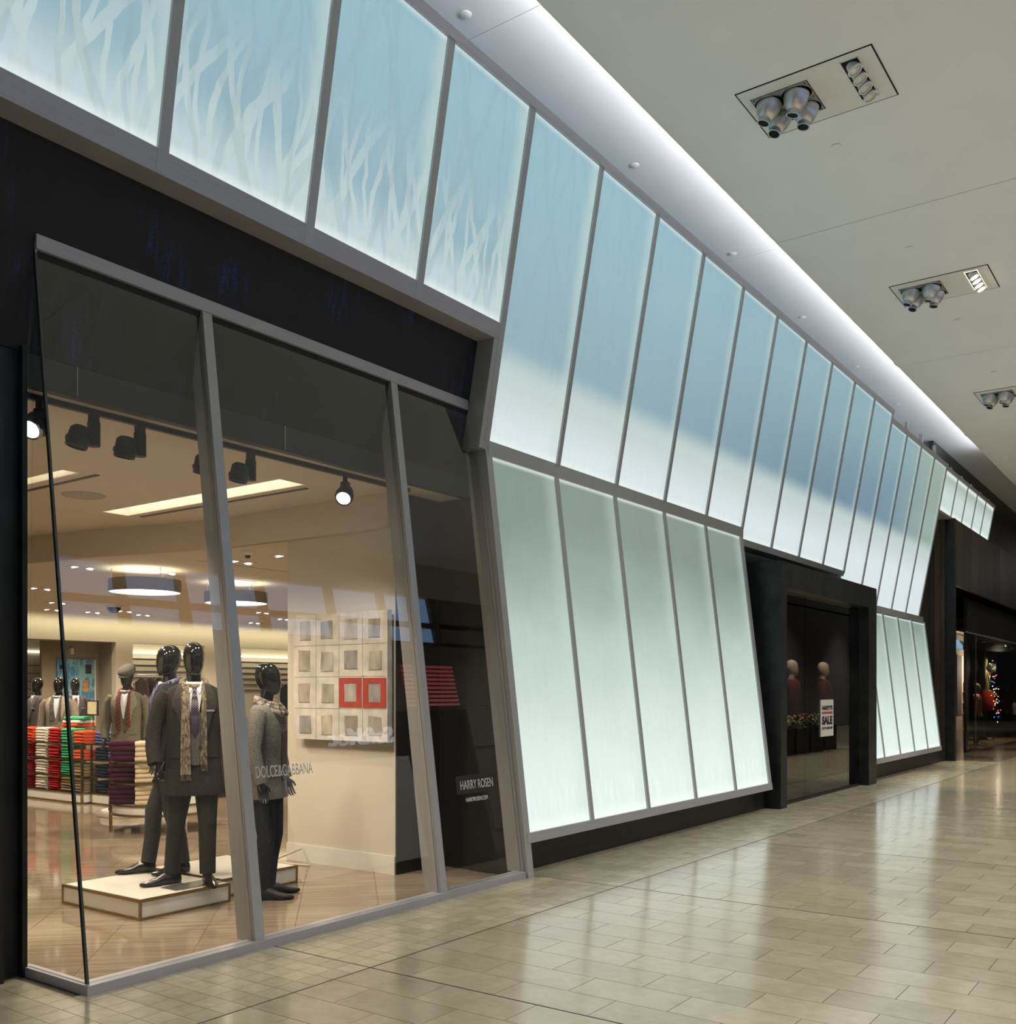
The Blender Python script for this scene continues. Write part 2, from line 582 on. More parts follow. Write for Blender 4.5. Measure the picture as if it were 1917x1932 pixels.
def text_mesh(txt, size, extrude=.002, align='CENTER', bold=0.0, spacing=1.0):
    cu = bpy.data.curves.new('lettering', 'FONT')
    cu.body = txt
    cu.size = size
    cu.extrude = extrude
    cu.align_x = align
    cu.align_y = 'CENTER'
    cu.offset = bold
    cu.space_character = spacing
    o = bpy.data.objects.new('lettering', cu)
    COL.objects.link(o)
    dg = bpy.context.evaluated_depsgraph_get()
    me = bpy.data.meshes.new_from_object(o.evaluated_get(dg))
    bpy.data.objects.remove(o)
    bpy.data.curves.remove(cu)
    return me


def text_obj(name, txt, size, mtx, material, parent=None, width=None, height=None, bold=0.0, extrude=.002):
    me = text_mesh(txt, size, extrude, bold=bold)
    xs = [v.co.x for v in me.vertices]; ys = [v.co.y for v in me.vertices]
    sx = width / (max(xs) - min(xs)) if width else 1
    sy = height / (max(ys) - min(ys)) if height else sx
    cx, cy = (max(xs) + min(xs)) / 2, (max(ys) + min(ys)) / 2
    me.transform(Matrix.Diagonal((sx, sy, 1, 1)) @ Matrix.Translation((-cx, -cy, 0)))
    me.transform(mtx)
    me.materials.clear()
    me.materials.append(material)
    me.name = name
    o = bpy.data.objects.new(name, me)
    COL.objects.link(o)
    if parent is not None:
        me.transform(chain(parent).inverted())
        o.parent = parent
    return o


# facade profile (y as a function of height)
def yW(z): return 4.97 + .1295 * (z - .05)       # leaning shop window
def yL(z): return 4.98 + .1222 * (z - .30)       # lower lit panels
def yU(z): return 5.403 - .1804 * (z - 3.906)    # upper lit panels
def yB(z): return 5.39 - .186 * (z - 4.90)       # black wall between


def lean_box(mb, x0, x1, z0, z1, fy, front, back):
    """bar that follows a leaning plane: fy(z)-front ... fy(z)+back"""
    poly = [(x0, fy(z0) - front, z0), (x0, fy(z1) - front, z1), (x0, fy(z1) + back, z1), (x0, fy(z0) + back, z0)]
    return mb.prism(poly, (x1 - x0, 0, 0))


def lit_panel(x0, x1, z0, z1, fy, material, parent, name='glass_panel'):
    mb = MB()
    poly = [(x0, fy(z0), z0), (x0, fy(z1), z1), (x0, fy(z1) + .03, z1), (x0, fy(z0) + .03, z0)]
    mb.prism(poly, (x1 - x0, 0, 0))
    mb.uv = [(v[0] - x0, v[2] - z0) for v in mb.v]
    mb.uv2 = [(x1 - v[0], z1 - v[2]) for v in mb.v]
    return mb.build(name, material, parent)


# ------------------------------------------------------------------ MALL STRUCTURE
# floor: large limestone slabs 0.3 x 0.6 in running bond, small square border tiles along the shopfronts
floor = MB().box(-12, 60, -4.0, 4.105, -.30, -.006).build('floor', M_GROUT)
tag(floor, 'pale limestone slab floor of the mall corridor', kind='structure')
A_ = math.atan(1339.5 / 1864); cA, sA = math.cos(A_), math.sin(A_)


def project(x, y, z):
    dep = x * cA + y * sA
    if dep < .3:
        return None
    return (958.5 + 1864 * (x * sA - y * cA) / dep, 1303 - 1864 * (z - 1.65) / dep, dep)


GAP = .0022
tiles = []
for i in range(-40, 190):
    x0 = 4.30 + .30 * i
    y = 4.10
    ph = (1.70 if i % 2 else 1.40)
    cuts = [4.10]
    k = ph + .6 * 4
    while k > 4.10 - 1e-6: k -= .6
    while k > -4.0:
        cuts.append(k); k -= .6
    cuts.append(-4.0)
    for a, b_ in zip(cuts[:-1], cuts[1:]):
        if a - b_ > .02:
            tiles.append((x0, x0 + .30, b_, a))
vis, rest = [], []
for t in tiles:
    p = project((t[0] + t[1]) / 2, (t[2] + t[3]) / 2, 0)
    if p and -60 < p[0] < 1990 and p[1] < 2010 and p[1] > 1303:
        vis.append((p[2], t))
    else:
        rest.append(t)
vis.sort()
tile_meshes = {}
for d, t in vis[:300]:
    ln = round(t[3] - t[2], 3)
    o_ = None
    if ln not in tile_meshes:
        mb = MB().box(-.15 + GAP, .15 - GAP, -ln / 2 + GAP, ln / 2 - GAP, -.02, 0)
        tile_meshes[ln] = mb.build('floor_tile', M_STONE)
        o_ = tile_meshes[ln]
    else:
        o_ = tile_meshes[ln].copy(); COL.objects.link(o_)
    o_.parent = floor
    o_.location = ((t[0] + t[1]) / 2, (t[2] + t[3]) / 2, 0)
mb = MB()
for t in [v[1] for v in vis[300:]] + rest:
    mb.box(t[0] + GAP, t[1] - GAP, t[2] + GAP, t[3] - GAP, -.02, 0)
mb.build('floor_tiles_beyond', M_STONE, floor, kind='stuff')
# dark expansion joints
for xj in (4.30, 7.30, 10.30):
    MB().box(xj - .005, xj + .005, -4, 4.95, -.01, .0008).build('expansion_joint', M_BLKM, floor)
MB().box(-10, 40, 4.096, 4.106, -.01, .0008).build('expansion_joint', M_BLKM, floor)

border = MB().box(-12, 40, 4.105, 5.64, -.30, -.006).build('floor_border', M_GROUT)
tag(border, 'strip of small square limestone tiles along the shopfronts', kind='structure')
small = []
for i in range(-60, 240):
    for j in range(10):
        x0, y0 = 4.30 + .15 * i, 4.105 + .15 * j
        if x0 > 25:
            continue
        if y0 > 4.93 and x0 > 2.9 and x0 < 7.10:
            continue
        small.append((x0, y0))
vis, rest = [], []
for t in small:
    p = project(t[0] + .075, t[1] + .075, 0)
    if p and -30 < p[0] < 1950 and p[1] < 1960 and p[1] > 1303 and not (t[1] > 5.0 and t[0] > 3):
        vis.append((p[2], t))
    else:
        rest.append(t)
vis.sort()
proto = None
for d, t in vis[:300]:
    if proto is None:
        proto = MB().box(-.075 + .0018, .075 - .0018, -.075 + .0018, .075 - .0018, -.02, 0).build('border_tile', M_STONE2)
        o_ = proto
    else:
        o_ = proto.copy(); COL.objects.link(o_)
    o_.parent = border
    o_.location = (t[0] + .075, t[1] + .075, 0)
mb = MB()
for t in [v[1] for v in vis[300:]] + rest:
    mb.box(t[0] + .0018, t[0] + .1482, t[1] + .0018, t[1] + .1482, -.02, 0)
mb.build('border_tiles_beyond', M_STONE2, border, kind='stuff')

# ceiling: slabs at 7.2 m with a lit cove slot along the facade
ceil = thing('ceiling', 'smooth white mall ceiling with recessed light fixtures', None, (0, 0, 7.2), kind='structure')
del_x = [-12, 0.3, 6.1, 11.9, 17.65, 23.42, 29.2, 45]
for a, b_ in zip(del_x[:-1], del_x[1:]):
    MB().box(a + .006, b_ - .006, -4.0, 4.45, 7.2, 7.32).build('ceiling_slab', M_CEIL, ceil)
cove = thing('ceiling_cove', 'raised strip of white ceiling above the lit panels', None, (0, 0, 7.6), kind='structure')
for a, b_ in zip([-12, 1.3, 7.15, 12.96, 18.8, 24.6], [1.3, 7.15, 12.96, 18.8, 24.6, 45]):
    MB().box(a + .005, b_ - .005, 3.9, 7.5, 7.62, 7.72).build('cove_slab', M_STRIP, cove)
MB().box(-12, 45, 3.88, 3.92, 7.33, 7.62).build('cove_back', M_STRIP, cove)
led = MB().box(-11.8, 26.4, 4.30, 4.36, 7.33, 7.37).build('cove_light', M_LED)
tag(led, 'long white light strip hidden in the ceiling cove', 'cove light')
for xj in (17.65, 23.42):
    MB().box(xj - .10, xj + .10, 4.42, 4.50, 7.24, 7.30).build('cove_bracket', mat('white_bracket', (.8, .8, .8), .5), ceil)

# opposite side of the corridor (seen only in reflections): stone wall, clerestory windows, shop sign
wall_opp = MB().box(-12, 60, -4.3, -4.05, 0, 5.2).build('wall_opposite', mat('grey_stone_wall', (.16, .155, .145), .6, vary=.15, scale=3))
tag(wall_opp, 'grey stone wall across the corridor', kind='structure')
M_OSTONE = mat('grey_stone_block', (.17, .165, .155), .55, vary=.12, scale=4, obj_rand=.12)
bp_ = None
for r in range(4):
    for k in range(22):
        x0 = 2 + 1.6 * k + (.8 if r % 2 else 0)
        if r < 2 and 11 < x0 < 19:
            continue
        if bp_ is None:
            bp_ = MB().box(-.795, .795, 0, .04, -.495, .495).build('stone_block', M_OSTONE)
            o_ = bp_
        else:
            o_ = bp_.copy(); COL.objects.link(o_)
        o_.parent = wall_opp
        o_.location = (x0, -4.05, 1.1 + 1.0 * r + .5 - .4)
win = thing('window_1', 'row of high windows with blue dusk sky across the corridor', None, (0, -4.1, 5.25), kind='structure')
M_MULL = mat('bronze_window_frame', (.10, .085, .06), .5)
MB().box(-12, 60, -4.3, -4.0, 6.36, 7.2).build('window_head', M_CREAM, win)
MB().box(-12, 60, -4.16, -4.05, 5.62, 5.74).build('window_transom', M_MULL, win)
MB().box(-12, 60, -4.2, -4.05, 5.18, 5.26).build('window_sill', M_MULL, win)
wx = [-11, -8, -5, -2, 1, 4, 7, 8.3, 9.86, 11.1, 12.94, 14.8, 16.4, 18.15]
for a, b_ in zip(wx[:-1], wx[1:]):
    MB().box(a + .10, b_ - .10, -4.14, -4.12, 5.26, 5.62).build('window_pane', M_SKY, win)
    MB().box(a + .10, b_ - .10, -4.14, -4.12, 5.74, 6.36).build('window_pane', M_SKY, win)
    MB().box(b_ - .10, b_ + .10, -4.16, -4.02, 5.2, 6.4).build('window_mullion', M_MULL, win)
MB().box(18.25, 60, -4.3, -4.05, 5.2, 6.4).build('window_end_wall', M_OSTONE, win)
shop = thing('shoe_shop_front', 'shoe shop front across the corridor with pale outlined sign', 'shop front', (14.8, -4.0, 0))
MB().box(12.2, 18.6, -4.04, -3.98, 0, 3.6).build('shop_panel', mat('dark_shop_panel', (.03, .028, .03), .5), shop)
text_obj('shop_sign', 'SoftMoc', .5, Matrix.Translation((14.85, -3.93, 3.08)) @ Matrix.Rotation(PI, 4, 'Z') @ Matrix.Rotation(PI / 2, 4, 'X'),
         emis('sign_glow', (.75, .82, 1.0), 1.6, False), shop, width=1.9, height=.36, bold=.01, extrude=.03)
for k in range(10):
    MB().box(16.5, 18.3, -3.96, -3.92, 3.7 + .10 * k, 3.75 + .10 * k).build('red_stripe', emis('red_stripe_glow', (1, .02, .02), .8, False), shop)
MB().box(12.6, 16.2, -3.97, -3.95, .4, 2.6).build('display_window', emis('shop_glow', (1, .82, .6), .03, False), shop)

# ------------------------------------------------------------------ LIT PANEL WALLS
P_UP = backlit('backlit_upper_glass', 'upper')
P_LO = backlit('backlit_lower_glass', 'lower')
P_SM = backlit('backlit_small_glass', 'small')
XM = [1.28, 2.46, 3.65, 4.845, 6.03, 7.16, 8.36, 9.55, 10.72, 11.91, 13.10, 14.27, 15.46, 16.64, 17.80, 18.98]
upper = thing('lit_panel_screen', 'tall upper row of blue-white backlit etched glass panels leaning outward', 'glass wall', (12, 5.4, 3.8))
for i, (a, b_) in enumerate(zip(XM[:-1], XM[1:])):
    zb = 4.93 if i < 5 else (3.925 if i < 10 else (3.78 if i < 14 else 3.31))
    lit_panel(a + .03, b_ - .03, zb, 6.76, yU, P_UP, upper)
for i, x in enumerate(XM):
    zb = 4.80 if i < 5 else (3.90 if i < 11 else (3.74 if i < 15 else 3.29))
    w = .038 if 0 < i < 6 else .030
    mb = MB(); lean_box(mb, x - w, x + w, zb, 6.82, yU, .022, .10)
    mb.build('mullion', M_STEEL, upper)
mb = MB(); lean_box(mb, 1.2, 19.01, 6.755, 6.835, yU, .03, .12); mb.build('top_rail', M_STEEL2, upper)
mb = MB(); mb.prism([(1.2, yU(4.93) - .02, 4.93), (1.2, yU(4.93) + .2, 4.93), (1.2, yB(4.79) + .02, 4.79), (1.2, yU(4.79) - .02, 4.79)], (7.19 - 1.2, 0, 0))
mb.build('bottom_rail', M_STEEL2, upper)
# jamb beside the black wall
mb = MB(); mb.prism([(7.06, yU(4.80) - .02, 4.80), (7.06, yU(3.84) - .02, 3.84), (7.06, yB(3.84) + .05, 3.84), (7.06, yB(4.80) + .05, 4.80)], (.13, 0, 0))
mb.build('jamb', M_STEEL, upper)
mb = MB(); mb.prism([(13.13, yU(3.78) - .02, 3.78), (13.13, yU(3.78) + .2, 3.78), (13.13, yU(3.69) + .2, 3.69), (13.13, yU(3.69) - .02, 3.69)], (4.67, 0, 0))
mb.build('bottom_rail', M_STEEL, upper)

pinch = MB()
pinch.prism([(7.19, 5.385, 3.925), (7.19, 5.62, 3.925), (7.19, 5.62, 3.79), (7.19, 5.385, 3.79)], (13.13 - 7.19, 0, 0))
pinch.build('waist_rail', M_STEEL, upper)

far_up = thing('lit_panel_screen', 'farther upper row of grey-green backlit glass panels beyond the dark doorway', 'glass wall', (21, 5.4, 3.3))
XF = [18.98, 20.13, 21.27, 22.42, 23.58]
for a, b_ in zip(XF[:-1], XF[1:]):
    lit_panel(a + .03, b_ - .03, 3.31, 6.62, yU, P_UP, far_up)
for x in XF[1:]:
    mb = MB(); lean_box(mb, x - .03, x + .03, 3.29, 6.68, yU, .02, .10); mb.build('mullion', M_STEEL, far_up)
    MB().box(x - 1.02, x - .96, 4.92, 4.98, 6.68, 6.92).build('support_post', M_STEEL, far_up)
mb = MB(); lean_box(mb, 19.01, 23.62, 6.61, 6.69, yU, .03, .12); mb.build('top_rail', M_STEEL2, far_up)
MB().box(17.8, 23.42, 5.36, 5.64, 3.17, 3.30).build('waist_rail', M_STEEL, far_up)

third = thing('lit_panel_screen', 'short far row of five small lit glass panels above dark boards', 'glass wall', (26.5, 5.1, 5.7))
XT = [23.62, 24.78, 25.94, 27.08, 28.22, 29.36]
for a, b_ in zip(XT[:-1], XT[1:]):
    lit_panel(a + .025, b_ - .025, 5.71, 6.58, yU, P_SM, third)
for x in XT[1:]:
    mb = MB(); lean_box(mb, x - .025, x + .025, 5.69, 6.62, yU, .02, .10); mb.build('mullion', M_STEEL, third)
    MB().box(x - .62, x - .50, 4.93, 5.0, 6.66, 6.74).build('clamp', M_STEEL, third)
mb = MB(); lean_box(mb, 23.62, 29.4, 6.57, 6.65, yU, .03, .12); mb.build('top_rail', M_STEEL2, third)
MB().box(23.62, 29.38, 5.06, 5.4, 5.66, 5.71).build('bottom_rail', M_STEEL, third)

lower = thing('lit_panel_screen', 'lower row of five pale green backlit glass panels leaning back beside shop window', 'glass wall', (10.2, 5.0, 0))
XL = [7.22, 8.345, 9.53, 10.72, 11.90, 13.06]
for a, b_ in zip(XL[:-1], XL[1:]):
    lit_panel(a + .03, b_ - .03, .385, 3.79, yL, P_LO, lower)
for x in XL[1:-1]:
    mb = MB(); lean_box(mb, x - .03, x + .03, .36, 3.80, yL, .02, .08); mb.build('mullion', M_STEEL, lower)
mb = MB(); lean_box(mb, 7.16, 7.25, .0, 3.90, yL, .02, .16); mb.build('end_stile', M_STEEL, lower)
mb = MB(); lean_box(mb, 13.03, 13.12, .30, 3.90, yL, .02, .16); mb.build('end_stile', M_STEEL, lower)
mb = MB(); lean_box(mb, 7.20, 13.12, .295, .385, yL, .025, .2); mb.build('bottom_rail', M_STEEL2, lower)
MB().box(7.25, 13.36, 5.155, 5.3, 0, .30).build('plinth', M_DARK, lower)

lower2 = thing('lit_panel_screen', 'farther lower row of pale green backlit panels leaning back past the dark doorway', 'glass wall', (20.8, 5.0, 0))
XL2 = [17.7, 18.83, 19.95, 21.06, 22.18, 23.34]
for a, b_ in zip(XL2[:-1], XL2[1:]):
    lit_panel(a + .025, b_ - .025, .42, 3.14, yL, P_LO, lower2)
for x in XL2[1:]:
    mb = MB(); lean_box(mb, x - .025, x + .025, .36, 3.18, yL, .02, .1); mb.build('mullion', M_STEEL, lower2)
mb = MB(); lean_box(mb, 17.7, 23.37, .33, .425, yL, .025, .2); mb.build('bottom_rail', M_STEEL2, lower2)
MB().box(18.1, 24.7, 5.21, 5.35, 0, .36).build('plinth', M_DARK, lower2)

# black wall above the shop window and backing walls behind the panels
bw = MB(); bw.prism([(1.0, yB(4.86), 4.86), (1.0, yB(3.62), 3.62), (1.0, yB(3.62) + .1, 3.62), (1.0, yB(4.86) + .1, 4.86)], (7.12 - 1.0, 0, 0))
wall_black = bw.build('wall_front', M_BLACK)
tag(wall_black, 'black plaster wall band with faint blue drips above shop window', kind='structure')
back = MB()
back.box(7.3, 13.3, 5.75, 5.9, 0, 7.3)
back.box(13.3, 17.7, 5.75, 5.9, 3.42, 7.3)
back.box(17.7, 24.7, 5.75, 5.9, 0, 7.3)
back.box(24.7, 29.4, 5.75, 5.9, 5.6, 7.3)
back.box(1.0, 7.3, 5.75, 5.9, 3.7, 7.3)
wb = back.build('wall_backing', M_BLK); tag(wb, 'dark backing wall behind the lit panels', kind='structure')
wl = MB().box(-6, 3.0, 5.64, 5.8, 0, 3.64).build('wall_left', M_DARK)
tag(wl, 'dark steel wall left of the shop window', kind='structure')
door = thing('door_1', 'dark brown timber door beside the shop window', None, (2.6, 5.62, 0), kind='structure')
MB().box(2.72, 2.86, 5.55, 5.64, 0, 3.3).build('door_frame', M_DARK, door)
MB().box(1.9, 2.72, 5.60, 5.64, .1, 2.35).build('door_panel', mat('reddish_brown_timber', (.05, .026, .018), .5, vary=.3, scale=4, stretch=(20, 20, 1)), door)
MB().box(1.9, 2.72, 5.60, 5.64, 2.42, 3.2).build('transom_panel', mat('reddish_brown_timber', (.05, .03, .02)), door)

# ------------------------------------------------------------------ SHOP WINDOW
wnd = thing('shopfront_glazing', 'leaning glass shop window with steel fins and mannequin display behind', 'shop window', (5.1, 5.0, 0))
bays = [3.03, 4.20, 6.05, 7.17]
for a, b_ in zip(bays[:-1], bays[1:]):
    mb = MB(); lean_box(mb, a + .012, b_ - .012, .055, 4.20, lambda z: yW(z) + .03, 0, .012)
    mb.build('glass_pane', M_GLASS, wnd)
# return pane to the left wall
mb = MB(); mb.prism([(3.02, yW(.05) + .02, .055), (3.02, 5.60, .055), (3.02, 5.60, 3.62), (3.02, yB(4.2) - .01, 4.2), (3.02, yW(4.2) + .02, 4.2)], (.012, 0, 0))
mb.build('glass_pane', M_GLASS, wnd)
for x in bays[1:]:
    f = .038 if x < 7 else .02
    mb = MB(); lean_box(mb, x - f, x + f, .045, 4.235, yW, .004, .026); mb.build('mullion', M_STEEL, wnd)
    fin = MB()
    fin.prism([(x - f, yW(.045) + .03, .045), (x - f, yW(4.22) + .03, 4.22), (x - f, 5.62, 3.86), (x - f, yW(.045) + .175, .045)], (2 * f * .8, 0, 0))
    fin.build('fin', M_STEEL, wnd)
mb = MB(); lean_box(mb, 3.020, 3.033, .05, 4.2, yW, -.012, .034); mb.build('corner_edge', M_GEDGE, wnd)
# top rail
mb = MB(); mb.prism([(3.02, yW(4.2) - .012, 4.185), (3.02, yW(4.2) - .012, 4.27), (3.02, yB(4.27) + .02, 4.27), (3.02, yB(4.185) + .02, 4.185)], (7.03 - 3.02, 0, 0))
mb.build('top_rail', M_STEEL2, wnd)
MB().box(3.0, 7.18, 4.945, 5.06, 0, .055).build('sill', M_STEEL2, wnd)
MB().box(3.0, 3.06, 5.06, 5.64, 0, .055).build('sill', M_STEEL2, wnd)
MB().box(2.985, 3.015, 5.585, 5.66, 0, 3.64).build('side_jamb', M_DARKG, wnd)
# lettering on the third pane
lean = Matrix.Rotation(math.atan(.1295), 4, 'X')
def on_glass(x, z, off=.004):
    return Matrix.Translation((x, yW(z) + .03 - off, z)) @ Matrix.Rotation(PI / 2 - math.atan(.1295), 4, 'X')
mb = MB(); lean_box(mb, 6.37, 6.92, .79, .94, lambda z: yW(z) + .03, .003, .0); mb.build('name_plate', mat('dark_film', (.012, .012, .013), .5), wnd)
M_DECAL = mat('pale_grey_decal', (.62, .62, .62), .6)
text_obj('lettering', 'HARRY ROSEN', .1, on_glass(6.645, .862, .006), M_DECAL, wnd, width=.45, height=.075, extrude=.0006)
text_obj('lettering', 'HARRYROSEN.COM', .1, on_glass(6.63, .738, .003), M_DECAL, wnd, width=.30, height=.035, extrude=.0006)
M_DG = mat('silver_grey_decal', (.50, .52, .53), .5)
text_obj('lettering', 'DOLCE&GABBANA', .1, on_glass(4.555, 1.112, .003), M_DG, wnd, width=.50, height=.078, extrude=.0006)
# ------------------------------------------------------------------ SHOP INTERIOR SHELL
bulk = MB()
bulk.prism([(3.02, 5.635, 3.43), (3.02, 5.635, 3.80), (3.02, 5.70, 3.80), (3.02, 5.70, 3.43)], (4.28, 0, 0))
ob = bulk.build('wall_bulkhead', M_BULK); tag(ob, 'dark bulkhead behind the top of the shop window', kind='structure')
MB().box(4.995, 5.0, 5.63, 5.636, 3.44, 3.8).build('panel_joint', M_DG, ob)
MB().box(3.35, 3.353, 5.63, 5.636, 3.44, 3.8).build('panel_joint', M_DG, ob)
edge = [(6.56, 6.05), (6.55, 8.1), (6.52, 8.7), (6.35, 9.4), (6.19, 10.0), (6.05, 11.1), (5.7, 13.0)]
slotA = (5.62, 5.90, 6.40, 9.0)
slotB = (4.36, 4.50, 7.55, 9.8)
sc = thing('ceiling_shop', 'tan shop ceiling with recessed light slots', None, (5, 8, 3.43), kind='structure')
# high ceiling as strips around the two slots, each its own slab
def ceil_poly(pts, z, th=.05, name='ceiling_slab', m=M_STCEIL):
    MB().prism([(x, y, z) for x, y in pts], (0, 0, th)).build(name, m, sc)
ceil_poly([(2.6, 5.70), (6.56, 5.70), (6.56, 6.40), (2.6, 6.40)], 3.43)
ceil_poly([(6.56, 5.70), (7.25, 5.70), (7.25, 5.965), (6.56, 5.965)], 3.43)
ceil_poly([(2.6, 6.40), (4.36, 6.40), (4.36, 13.0), (2.6, 13.0)], 3.43)
ceil_poly([(4.36, 6.40), (4.50, 6.40), (4.50, 7.55), (4.36, 7.55)], 3.43)
ceil_poly([(4.36, 9.8), (4.50, 9.8), (4.50, 13.0), (4.36, 13.0)], 3.43)
ceil_poly([(4.50, 6.40), (5.62, 6.40), (5.62, 13.0), (4.50, 13.0)], 3.43)
ceil_poly([(5.62, 9.0), (5.90, 9.0), (5.90, 11.9), (5.70, 13.0), (5.62, 13.0)], 3.43)
ceil_poly([(5.90, 6.40), (6.56, 6.40), (6.55, 8.1), (6.52, 8.7), (6.35, 9.4), (6.19, 10.0), (6.05, 11.1), (5.90, 11.9)], 3.43)
for (x0, x1, y0, y1) in (slotA, slotB):
    r = MB().box(x0 - .01, x1 + .01, y0 - .01, y1 + .01, 3.60, 3.63)
    r.build('slot_light', emis('slot_glow', (1, .86, .66), 4.0), sc)
    for q in ((x0 - .02, x0 + .006, y0, y1), (x1 - .006, x1 + .02, y0, y1), (x0, x1, y0 - .02, y0 + .006), (x0, x1, y1 - .006, y1 + .02)):
        MB().box(*q, 3.427, 3.61).build('slot_side', mat('slot_side_white', (.8, .76, .68), .6), sc)
for (x, y0, y1) in ((4.64, 7.5, 9.6), (6.02, 6.5, 8.95)):
    MB().box(x - .02, x + .02, y0, y1, 3.424, 3.432).build('linear_grille', mat('grille_dark', (.10, .08, .06), .7), sc)
# curved drop to the low ceiling
pts = edge
mb = MB()
fr = [(x, y, 3.43) for x, y in pts]; lo = [(x, y, 3.12) for x, y in pts]
bk1 = [(x + .05, y, 3.43) for x, y in pts]; bk2 = [(x + .05, y, 3.12) for x, y in pts]
mb.loft([[fr[i], lo[i], bk2[i], bk1[i]] for i in range(len(pts))])
mb.build('drop_face', M_STCEIL, sc)
low = [(x + .04, y) for x, y in pts[1:]] + [(5.74, 18.1), (18, 18.1), (18, 7.4), (6.60, 7.4)]
ceil_poly([(6.58, 7.4), (18, 7.4), (18, 18.1), (5.74, 18.1), (5.74, 13.0), (6.09, 11.1), (6.23, 10.0), (6.39, 9.4), (6.56, 8.7), (6.58, 8.1)], 3.12)
ceil_poly([(2.6, 13.0), (5.74, 13.0), (5.74, 18.1), (2.6, 18.1)], 3.12)
MB().box(2.6, 5.7, 12.98, 13.03, 3.12, 3.45).build('drop_face', M_STCEIL, sc)
MB().box(2.6, 16.4, 17.70, 17.71, 3.118, 3.122).build('ceiling_joint', mat('grille_dark', (.1, .08, .06)), sc)
MB().box(7.0, 16.4, 9.35, 9.36, 3.118, 3.122).build('ceiling_joint', mat('grille_dark', (.1, .08, .06)), sc)

fl = MB().box(3.0, 7.2, 5.06, 5.9, -.3, -.005).box(2.6, 18.0, 5.9, 19.7, -.3, -.005).build('floor_shop', M_GROUT)
tag(fl, 'polished wood-vein marble floor of the shop', kind='structure')


def clip(poly, a, b, c):   # keep a*x+b*y<=c
    out = []
    for i in range(len(poly)):
        p, q = poly[i], poly[(i + 1) % len(poly)]
        dp, dq = a * p[0] + b * p[1] - c, a * q[0] + b * q[1] - c
        if dp <= 0: out.append(p)
        if dp * dq < 0:
            t = dp / (dp - dq)
            out.append((p[0] + t * (q[0] - p[0]), p[1] + t * (q[1] - p[1])))
    return out


R2 = math.sqrt(.5)
for k in range(-30, 24):
    c0 = (-.50 + .85 * k) * R2; c1 = c0 + .85 * R2 - .003
    for j in range(-4, 26):
        s0 = 5 + 1.2 * j + (.6 if k % 2 else 0); s1 = s0 + 1.197
        poly = []
        for (c_, s_) in ((c0, s0), (c1, s0), (c1, s1), (c0, s1)):   # c=(x-y)/sqrt2, s=(x+y)/sqrt2
            poly.append(((c_ + s_) * R2, (s_ - c_) * R2))
        for h in ((-1, 0, -3.03), (1, 0, 17.9), (0, -1, -5.065), (0, 1, 19.6)):
            poly = clip(poly, *h)
            if len(poly) < 3: break
        if len(poly) >= 3 and min(p[1] for p in poly) < 5.98:
            poly = clip(poly, 1, 0, 7.2)
        if len(poly) < 3: continue
        cx_ = sum(p[0] for p in poly) / len(poly); cy_ = sum(p[1] for p in poly) / len(poly)
        pr = project(cx_, cy_, 0)
        if not pr or pr[0] < -60 or pr[0] > 1050 or pr[0] > 700 + (cy_ < 8) * 400: continue
        MB().prism([(x, y, -.01) for x, y in poly], (0, 0, .01)).build('marble_tile', M_VEIN, fl)

# back wall with recesses
wbk = thing('wall_back', 'cream back wall of the shop with recesses', None, (12, 18.1, 0), kind='structure')
MB().box(2.6, 18, 18.1, 18.25, 2.63, 3.12).build('wall_panel', M_CREAM, wbk)
MB().box(11.6, 11.98, 18.1, 18.25, 0, 2.63).build('wall_panel', M_CREAM, wbk)
MB().box(2.6, 9.0, 18.1, 18.25, 0, 2.63).build('wall_panel', M_CREAM, wbk)
MB().box(13.75, 14.75, 18.1, 18.25, 0, 2.63).build('wall_panel', M_CREAM, wbk)
MB().box(10.38, 11.62, 18.70, 18.78, 0, 2.63).build('recess_back', M_TAUPE, wbk)
MB().box(11.6, 11.64, 18.25, 18.75, 0, 2.63).build('recess_side', M_TAUPE, wbk)
MB().box(9.0, 11.64, 18.25, 19.5, 2.63, 2.68).build('recess_soffit', M_TAUPE, wbk)
MB().box(8.96, 9.0, 18.25, 19.5, 0, 2.63).build('recess_side', M_TAUPE, wbk)
for (x0, x1) in ((11.98, 13.75), (14.75, 18)):
    MB().box(x0, x1, 18.70, 18.8, 0, 2.63).build('recess_back', M_CREAM, wbk)
    MB().box(x0, x1, 18.25, 18.7, 2.63, 2.68).build('recess_soffit', M_CREAM, wbk)
    MB().box(x0, x1, 18.62, 18.66, 2.44, 2.47).build('recess_light', emis('recess_glow', (1, .92, .62), 4.5), wbk)
    MB().box(x0, x0 + .03, 18.62, 18.66, 1.2, 2.44).build('recess_light', emis('recess_glow', (1, .92, .62), 4.5), wbk)
    for k in range(6):
        MB().box(x0 + .25, x1, 18.67, 18.70, 2.325 - .133 * k, 2.338 - .133 * k).build('slat_groove', mat('groove_brown', (.10, .075, .05), .6), wbk)
